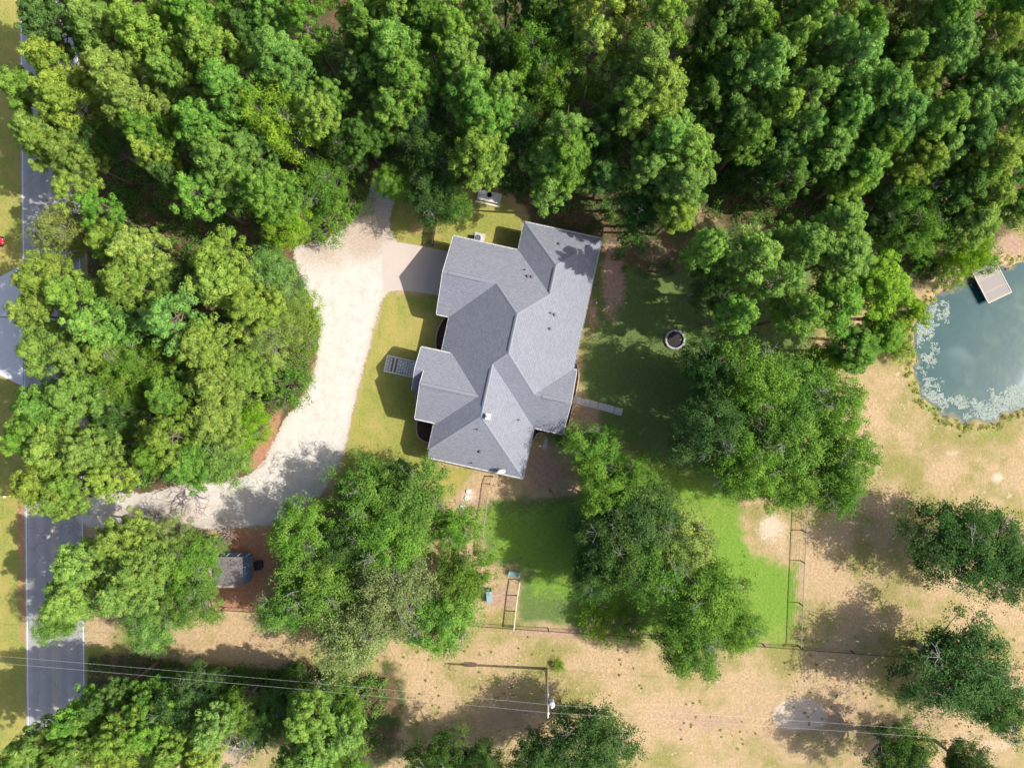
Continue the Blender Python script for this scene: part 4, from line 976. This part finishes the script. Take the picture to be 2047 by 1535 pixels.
piece('post', M['yellow'], mk, mk.location + Vector((0, 0, .5)), (.14, .14, 1.0)); piece('cap', M['white'], mk, mk.location + Vector((0, 0, 1.08)), (.2, .2, .16))

# ------------------------------------------------------------------ foliage builders
def rand_dirs(rng, n):
    d = rng.normal(size=(n, 3)); return d / np.linalg.norm(d, axis=1, keepdims=True)
def unit(a): return a / (np.linalg.norm(a, axis=1, keepdims=True) + 1e-9)
def cards(rng, pos, nrm, length, width, fold=.0):
    """diamond leaf faces: base, side, tip, side"""
    n = len(pos); t = rand_dirs(rng, n); t = unit(t - nrm * (t * nrm).sum(1, keepdims=True)); b = np.cross(nrm, t)
    L = (length * rng.uniform(.7, 1.25, n))[:, None]; W = (width * rng.uniform(.7, 1.25, n))[:, None]
    return np.stack([pos - t * L * .5, pos + b * W * .5 + t * L * .05, pos + t * L * .5, pos - b * W * .5 + t * L * .05], 1).reshape(-1, 3)
def crown_mesh(name, V, tint):
    return mesh_np(name, V, np.arange(len(V)).reshape(-1, 4), M['leaf'], dict(tint=np.repeat(tint, 4)))

def make_pine(seed, Ht=18.0, R=3.3, sparse=False):
    rng = np.random.default_rng(seed); mb = MB(); puffs = []
    lean = rng.uniform(-.5, .5, 2)
    ax = lambda z: np.array([lean[0] * (z / Ht) ** 2, lean[1] * (z / Ht) ** 2, z])
    mb.tube([ax(z) for z in np.linspace(0, Ht * .97, 9)], list(np.linspace(.24, .035, 9)), 8)
    z0 = Ht * rng.uniform(.52, .62); nb = 28 if sparse else 42; az = rng.uniform(0, 6.28)
    for i in range(nb):
        t = (i + rng.uniform(0, 1)) / nb; z = z0 + (Ht * .96 - z0) * t ** .9; az += 2.4 + rng.uniform(-.5, .5)
        prof = (1 - t) ** .62 * min(1, .62 + 1.5 * t) + .10
        L = R * prof * rng.uniform(.62, 1.12); el = math.radians(rng.uniform(2, 24) + 30 * t)
        d = np.array([math.cos(az) * math.cos(el), math.sin(az) * math.cos(el), math.sin(el)]); o = ax(z); side = np.array([-math.sin(az), math.cos(az), 0])
        tip = o + d * L; mid = o + d * L * .55 + np.array([0, 0, -.12 * L])
        mb.tube([o, mid, tip], [.05 + .03 * (1 - t), .035, .012], 5, caps=False)
        npf = max(3, int(L * (2.2 if sparse else 3.1)))
        for k in range(npf):
            s = rng.uniform(.34, 1.06) ** .8; spread = .30 * L * (1.1 - .5 * s)
            c = o * (1 - s) + tip * s + side * rng.normal() * spread + np.array([0, 0, rng.normal() * .22 + .1])
            puffs.append((c, rng.uniform(.30, .54)))
            if rng.random() < .3: mb.tube([o + (tip - o) * max(.2, s - .3), c], [.02, .008], 4, caps=False)
    for k in range(7): puffs.append((ax(Ht * .97) + rng.normal(size=3) * np.array([.35, .35, .5]), rng.uniform(.3, .45)))
    n = 84; Vs = []; Ts = []
    for c, r in puffs:
        d = rand_dirs(rng, n); d[:, 2] = np.abs(d[:, 2]) * np.where(rng.random(n) < .75, 1, -1)
        pos = c + d * (r * rng.uniform(.55, 1.0, n) ** .6)[:, None] * np.array([1, 1, .85])
        nr = unit(d + rng.normal(size=(n, 3)) * .35 + np.array([0, 0, .1]))
        Vs.append(cards(rng, pos, nr, .27, .095)); base = rng.uniform(.3, .8)
        Ts.append(np.clip(base + rng.normal(size=n) * .14 + .12 * d[:, 2], 0, 1))
    return crown_mesh('pine_crown', np.concatenate(Vs), np.concatenate(Ts)), mb, Ht, R

def make_broad(seed, Ht=11.0, R=4.0, lumps=96, per=470, leaf=.17, low=.30):
    rng = np.random.default_rng(seed); mb = MB(); Vs = []; Ts = []
    fork = Ht * rng.uniform(.2, .28)
    mb.tube([(0, 0, 0), (.05, .03, fork * .6), (.08, .0, fork)], [.32, .25, .22], 9)
    ph = rng.uniform(0, 6.28, 4)
    def rad(a, el): return R * (1 + .16 * math.sin(2 * a + ph[0]) + .12 * math.sin(3 * a + ph[1]) + .09 * math.sin(5 * a + ph[2]))
    cz = Ht * .60; hz = Ht * .40
    for i in range(lumps):
        a = i * 2.39996 + rng.uniform(-.3, .3); s = 1 - (i + .5) / lumps * 1.45          # sin of elevation from +1 to -.45
        ce = math.sqrt(max(0, 1 - s * s)); k = rng.uniform(.72, 1.04) if rng.random() < .75 else rng.uniform(.3, .62)
        c = np.array([math.cos(a) * ce * rad(a, 0) * k * .88, math.sin(a) * ce * rad(a, 0) * k * .88, cz + s * hz * k * .92])
        r = rng.choice([.48, .58, .7, .85, 1.05], p=[.2, .25, .25, .2, .1]) * R / 4
        o = np.array([.08, 0, fork]); m1 = o + (c - o) * .5 + np.array([0, 0, -.25])
        if rng.random() < .8: mb.tube([o, m1, c], [.11, .07, .022], 5, caps=False)
        nl = int(per * (r / (R / 4)) ** 1.7); d = rand_dirs(rng, nl); d[:, 2] = np.where(d[:, 2] < -.35, -d[:, 2], d[:, 2])
        sub = 1 + .34 * np.sin(d[:, 0] * 5 + rng.uniform(0, 6)) * np.sin(d[:, 1] * 5 + rng.uniform(0, 6)) + .12 * rng.normal(size=nl)
        pos = c + d * (r * sub * rng.uniform(.6, 1.08, nl))[:, None] * np.array([1, 1, .72])
        nr = unit(d * .8 + rng.normal(size=(nl, 3)) * .55 + np.array([0, 0, .5]))
        Vs.append(cards(rng, pos, nr, leaf, leaf * .62)); base = rng.uniform(.2, .85)
        Ts.append(np.clip(base + rng.normal(size=nl) * .20 + .1 * d[:, 2], 0, 1))
    for k in range(3):
        a = rng.uniform(0, 6.28); el = rng.uniform(.35, 1.3); q = np.array([math.cos(a) * math.cos(el) * R * .8, math.sin(a) * math.cos(el) * R * .8, cz + math.sin(el) * hz * .85])
        base_ = q * np.array([.5, .5, 1]) - np.array([0, 0, .6]); mb.tube([base_, q], [.06, .04], 5, caps=False)
        for j in range(6):
            d1 = unit(rng.normal(size=(1, 3)) + np.array([[math.cos(a), math.sin(a), .6]]))[0]; e1 = q + d1 * rng.uniform(.5, 1.2); mb.tube([q, e1], [.032, .018], 4, caps=False)
            for i2 in range(3):
                d2 = unit(d1[None] + rng.normal(size=(1, 3)) * .7)[0]; mb.tube([e1, e1 + d2 * rng.uniform(.3, .7)], [.018, .008], 4, caps=False)
    # thin twigs sticking out with a few leaves: ragged outline
    nt_ = 150; a = rng.uniform(0, 6.28, nt_); s = rng.uniform(-.3, .95, nt_); ce = np.sqrt(1 - s * s)
    for i in range(nt_):
        kk = rng.uniform(.92, 1.16); c = np.array([math.cos(a[i]) * ce[i] * rad(a[i], 0) * kk, math.sin(a[i]) * ce[i] * rad(a[i], 0) * kk, cz + s[i] * hz * kk])
        nl = 14; pos = c + rng.normal(size=(nl, 3)) * .2; nr = unit(rng.normal(size=(nl, 3)) * .6 + np.array([0, 0, .8]))
        Vs.append(cards(rng, pos, nr, leaf, leaf * .62)); Ts.append(np.clip(rng.uniform(.3, .8) + rng.normal(size=nl) * .15, 0, 1))
    return crown_mesh('broadleaf_crown', np.concatenate(Vs), np.concatenate(Ts)), mb, Ht, R

def trunk_mesh(mb, m, name):
    me = bpy.data.meshes.new(name); me.from_pydata(mb.v, [], mb.f); me.materials.append(m); me.polygons.foreach_set("use_smooth", [True] * len(mb.f)); me.update(); return me
PINES = [make_pine(100 + i, sparse=(i % 4 == 3)) for i in range(10)]
BROADS = [make_broad(200 + i) for i in range(8)]
PT = [trunk_mesh(p[1], M['bark'], 'pine_trunk') for p in PINES]
BT = [trunk_mesh(p[1], M['greybark'], 'oak_trunk') for p in BROADS]

ORD = ['first', 'second', 'third', 'fourth', 'fifth', 'sixth', 'seventh', 'eighth', 'ninth', 'tenth', 'eleventh', 'twelfth', 'thirteenth']
labels = {}
for reg in REG:
    L = sorted([i for i, t in enumerate(TREES) if t[6] == reg], key=lambda i: TREES[i][1])
    per = 8 if len(L) > 24 else 6 if len(L) > 12 else 4; rows = [L[k:k + per] for k in range(0, len(L), per)]
    for ri, row in enumerate(rows):
        for ci, i in enumerate(sorted(row, key=lambda i: TREES[i][0])):
            t = TREES[i]; kind = 'pine' if t[4] == 'P' else 'broadleaf tree'
            labels[i] = f"{TONE_W[t[5]]} {kind}, {ORD[ci]} from left in {ORD[ri]} row of {REG[reg]}"
GROUPS = {'TL': 'trees of the upper left woods', 'LM': 'trees of the left woods', 'TC': 'trees of the woods above the house', 'TR': 'trees of the upper right woods', 'RM': 'trees right of the back yard',
          'CB': 'oaks of the clump below the house', 'RB': 'trees by the lower back fence', 'BL': 'trees beside the shed', 'BB': 'trees of the lower left corner'}
for i, t in enumerate(TREES):
    bx, by, r = base_of(t); rng = random.Random(i * 13 + 5)
    pine = t[4] == 'P'; lib = PINES if pine else BROADS; k = rng.randrange(len(lib)); cm, _, Ht, R = lib[k]
    o = empty('pine_tree' if pine else 'broadleaf_tree', (bx, by, 0), labels.get(i, t[6]), 'tree', GROUPS.get(t[6], 'dark oaks of the dry field'))
    rz = rng.uniform(0, 6.28); kx = 1.16 if pine else 1.04; sc = (r / R * kx, r / R * kx, t[3] / Ht)
    link('trunk', (PT if pine else BT)[k], o, (0, 0, 0), (0, 0, rz), sc)
    c = link('crown', cm, o, (0, 0, 0), (0, 0, rz), sc)
    a = np.array(TONE[t[5]]) * rng.uniform(.88, 1.14) * np.array([rng.uniform(.9, 1.12), 1, rng.uniform(.85, 1.2)])
    c.color = (*a, 1)

# shrubs
SHRUBS = []
for sd in (301, 302, 303):
    cm, mb, Ht, R = make_broad(sd, 3.0, 2.0, 34, 150, .15); SHRUBS.append((cm, trunk_mesh(mb, M['bark'], 'shrub_stem'), Ht, R))
for px, py, r, h, tone, lb in [(650, 442, 46, 4.5, 'g', 'rounded green shrub at the upper left mouth of the gravel drive'), (612, 628, 36, 4, 'l', 'bright green shrub bulging over the left drive edge, level with the garage'),
                              (572, 770, 46, 4.5, 'o', 'dark green rounded shrub at the narrowest left edge of the drive'), (606, 690, 32, 3, 'y', 'yellow-green low shrub just above the dark rounded drive shrub'),
                              (590, 660, 36, 4, 's', 'grey-green twiggy shrub between the two drive-edge shrubs'), (470, 890, 40, 4, 'l', 'lime shrub at the lower left drive bend'),
                              (1117, 1330, 12, .8, 'l', 'low yellow-green weedy bush right of the utility pole foot'), (1205, 1240, 44, 2.2, 'l', 'yellow-green bush against the lower property fence'),
                              (1260, 1246, 34, 1.8, 'y', 'small yellow-green bush at the upper end of the fallen pole'), (1900, 540, 34, 2.5, 'y', 'pale grassy shrub on the pond bank left of the dock'),
                              (1800, 700, 24, 2, 'l', 'small bright shrub at the pond corner under the pines'), (1120, 872, 20, 1.4, 'o', 'small green shrub below the back porch corner'),
                              (715, 400, 30, 3, 'o', 'green shrub left of the narrow upper drive spur'), (1965, 520, 30, 3.0, 'g', 'leafy green bush overhanging the shore end of the dock')]:
    rng = random.Random(px); cm, sm, Ht, R = SHRUBS[rng.randrange(3)]; z = h * .6; p = P(px, py, z); p.z = 0
    o = empty('shrub', p, lb, 'shrub'); rr = r * S * (1 - z / H); rz = rng.uniform(0, 6.28); sc = (rr / R, rr / R, h / Ht)
    link('stem', sm, o, (0, 0, 0), (0, 0, rz), sc); c = link('foliage', cm, o, (0, 0, 0), (0, 0, rz), sc); c.color = (*TONE[tone], 1)

# bare and dying trees
def bare(seed, o, Ht, spread, tilt=(0, 0), depth=5, r0=.16, first=.25):
    rng = random.Random(seed); mb = MB()
    def grow(p, d, L, r, lv):
        q = p + d * L * .5 + Vector((rng.uniform(-.08, .08) * L, rng.uniform(-.08, .08) * L, .0)); e_ = p + d * L
        mb.tube([p, q, e_], [r, r * .8, r * .62], 6 if lv < 2 else 4, caps=False)
        if lv >= depth: return
        for k in range(rng.choice((2, 3, 3)) if lv else 5):
            v = Vector((rng.gauss(0, 1), rng.gauss(0, 1), rng.gauss(.25, .6))).normalized()
            nd = (d * .75 + v * spread).normalized(); grow(e_ if rng.random() < .7 else q, nd, L * rng.uniform(.55, .85), r * .56, lv + 1)
    grow(o, Vector((tilt[0], tilt[1], 1)).normalized(), Ht * first, r0, 0)
    return mb
for px, py, z, ht, sp, tilt, lb, m in [(500, 1500, 10, 21, 1.0, (0, 0), 'bare pinkish-grey dead tree at the bottom edge among the lower left pines', 'deadwood'),
                                      (425, 946, 0.0, 12, .85, (-.6, -.85), 'bare leafless tree sprawling over the lower gravel drive', 'deadwood'),
                                      (300, 1045, 3, 6, 1.0, (.0, .2), 'small bare grey tree at the lower drive edge near the road', 'greybark'),
                                      (440, 1075, 2.0, 5, 1.0, (.6, .2), 'thin bare branchy sapling above the shed', 'deadwood')]:
    p = P(px, py, z); p.z = 0; o = empty('bare_tree', p, lb, 'tree')
    bare(px, p, ht, sp, tilt, 6 if ht > 15 else 5 if ht > 8 else 4, .2 if ht > 6 else .1).build('branches', M[m], o)

# undergrowth in the woods, weeds in the field
def clumps(name, pts, n, leaf, tint, color, label, cat, hmax):
    rng = np.random.default_rng(len(pts)); Vs = []; Ts = []
    for (x, y, r, h) in pts:
        d = rand_dirs(rng, n); d[:, 2] = np.abs(d[:, 2]); pos = np.array([x, y, .05]) + d * rng.uniform(.3, 1, n)[:, None] * np.array([r, r, h])
        nr = unit(d * .5 + rng.normal(size=(n, 3)) * .5 + np.array([0, 0, .7])); Vs.append(cards(rng, pos, nr, leaf, leaf * .55)); Ts.append(np.clip(rng.uniform(*tint) + rng.normal(size=n) * .15, 0, 1))
    me = crown_mesh(name, np.concatenate(Vs), np.concatenate(Ts)); o = link(name, me); o.color = (*color, 1); tag(o, label, cat, kind='stuff')
pts = []
rng = np.random.default_rng(5)
for t in TREES:
    if t[6] in ('TL', 'LM', 'TC', 'TR', 'BB', 'BL'):
        bx, by, r = base_of(t)
        for k in range(14):
            x, y = bx + rng.normal() * 3.6, by + rng.normal() * 3.6; px, py = x / S + CX, -y / S + CY
            pts.append((x, y, px, py, rng.uniform(.5, 1.5), rng.uniform(.4, 2.4)))
pa = np.array(pts); sdd = poly_sd(pa[:, 2], pa[:, 3], DRIVE); sdp = poly_sd(pa[:, 2], pa[:, 3], POND)
hu = np.array([[(p[0] * TC_ - p[1] * TS_), (-p[0] * TS_ - p[1] * TC_)] for p in pa])
ok = (sdd > 22) & (sdp > 22) & (pa[:, 2] > 185) & ~((hu[:, 0] > uGl - 6) & (hu[:, 0] < uE + 2) & (hu[:, 1] > vA - 3) & (hu[:, 1] < vC + 2)) & ~((pa[:, 3] > 1205) & (pa[:, 3] < 1330)) & ~((pa[:, 2] > 425) & (pa[:, 2] < 560) & (pa[:, 3] > 1060) & (pa[:, 3] < 1210)) & ~((pa[:, 2] > 770) & (pa[:, 2] < 1010) & (pa[:, 3] > 385))
clumps('undergrowth', [(p[0], p[1], p[4], p[5]) for p in pa[ok]], 70, .26, (.2, .7), (.125, .235, .05), 'dark leafy undergrowth on the woodland floor', 'undergrowth', 2)
pts = []
rng = np.random.default_rng(9)
while len(pts) < 300:
    px, py = rng.uniform(170, 2047), rng.uniform(1270, 1500)
    if vnoise(np.array([px]), np.array([py]), .013, 8)[0] > .45: pts.append(((px - CX) * S, -(py - CY) * S, rng.uniform(.05, .3), rng.uniform(.02, .09)))
for px, py in ((1100, 980), (1105, 985), (1118, 985), (1110, 1000)): pts.append(((px - CX) * S, -(py - CY) * S, .25, .2))
bw = []
for (x, y) in POND:
    if x < 2075:
        for k in range(2):
            dx, dy = x - 2000, y - 690; q = 1 + rng.uniform(.0, .09) ; bw.append(((2000 + dx * q - CX) * S + rng.normal() * .15, -(690 + dy * q - CY) * S + rng.normal() * .15, rng.uniform(.12, .45), rng.uniform(.04, .16)))
clumps('bank_grass', bw, 30, .16, (.2, .9), (.33, .36, .10), 'rough grass and weeds fringing the pond bank', 'grass', .4)
clumps('field_weeds', pts, 26, .12, (.2, .9), (.21, .26, .05), 'small scattered green weeds in the dry field', 'weeds', .3)
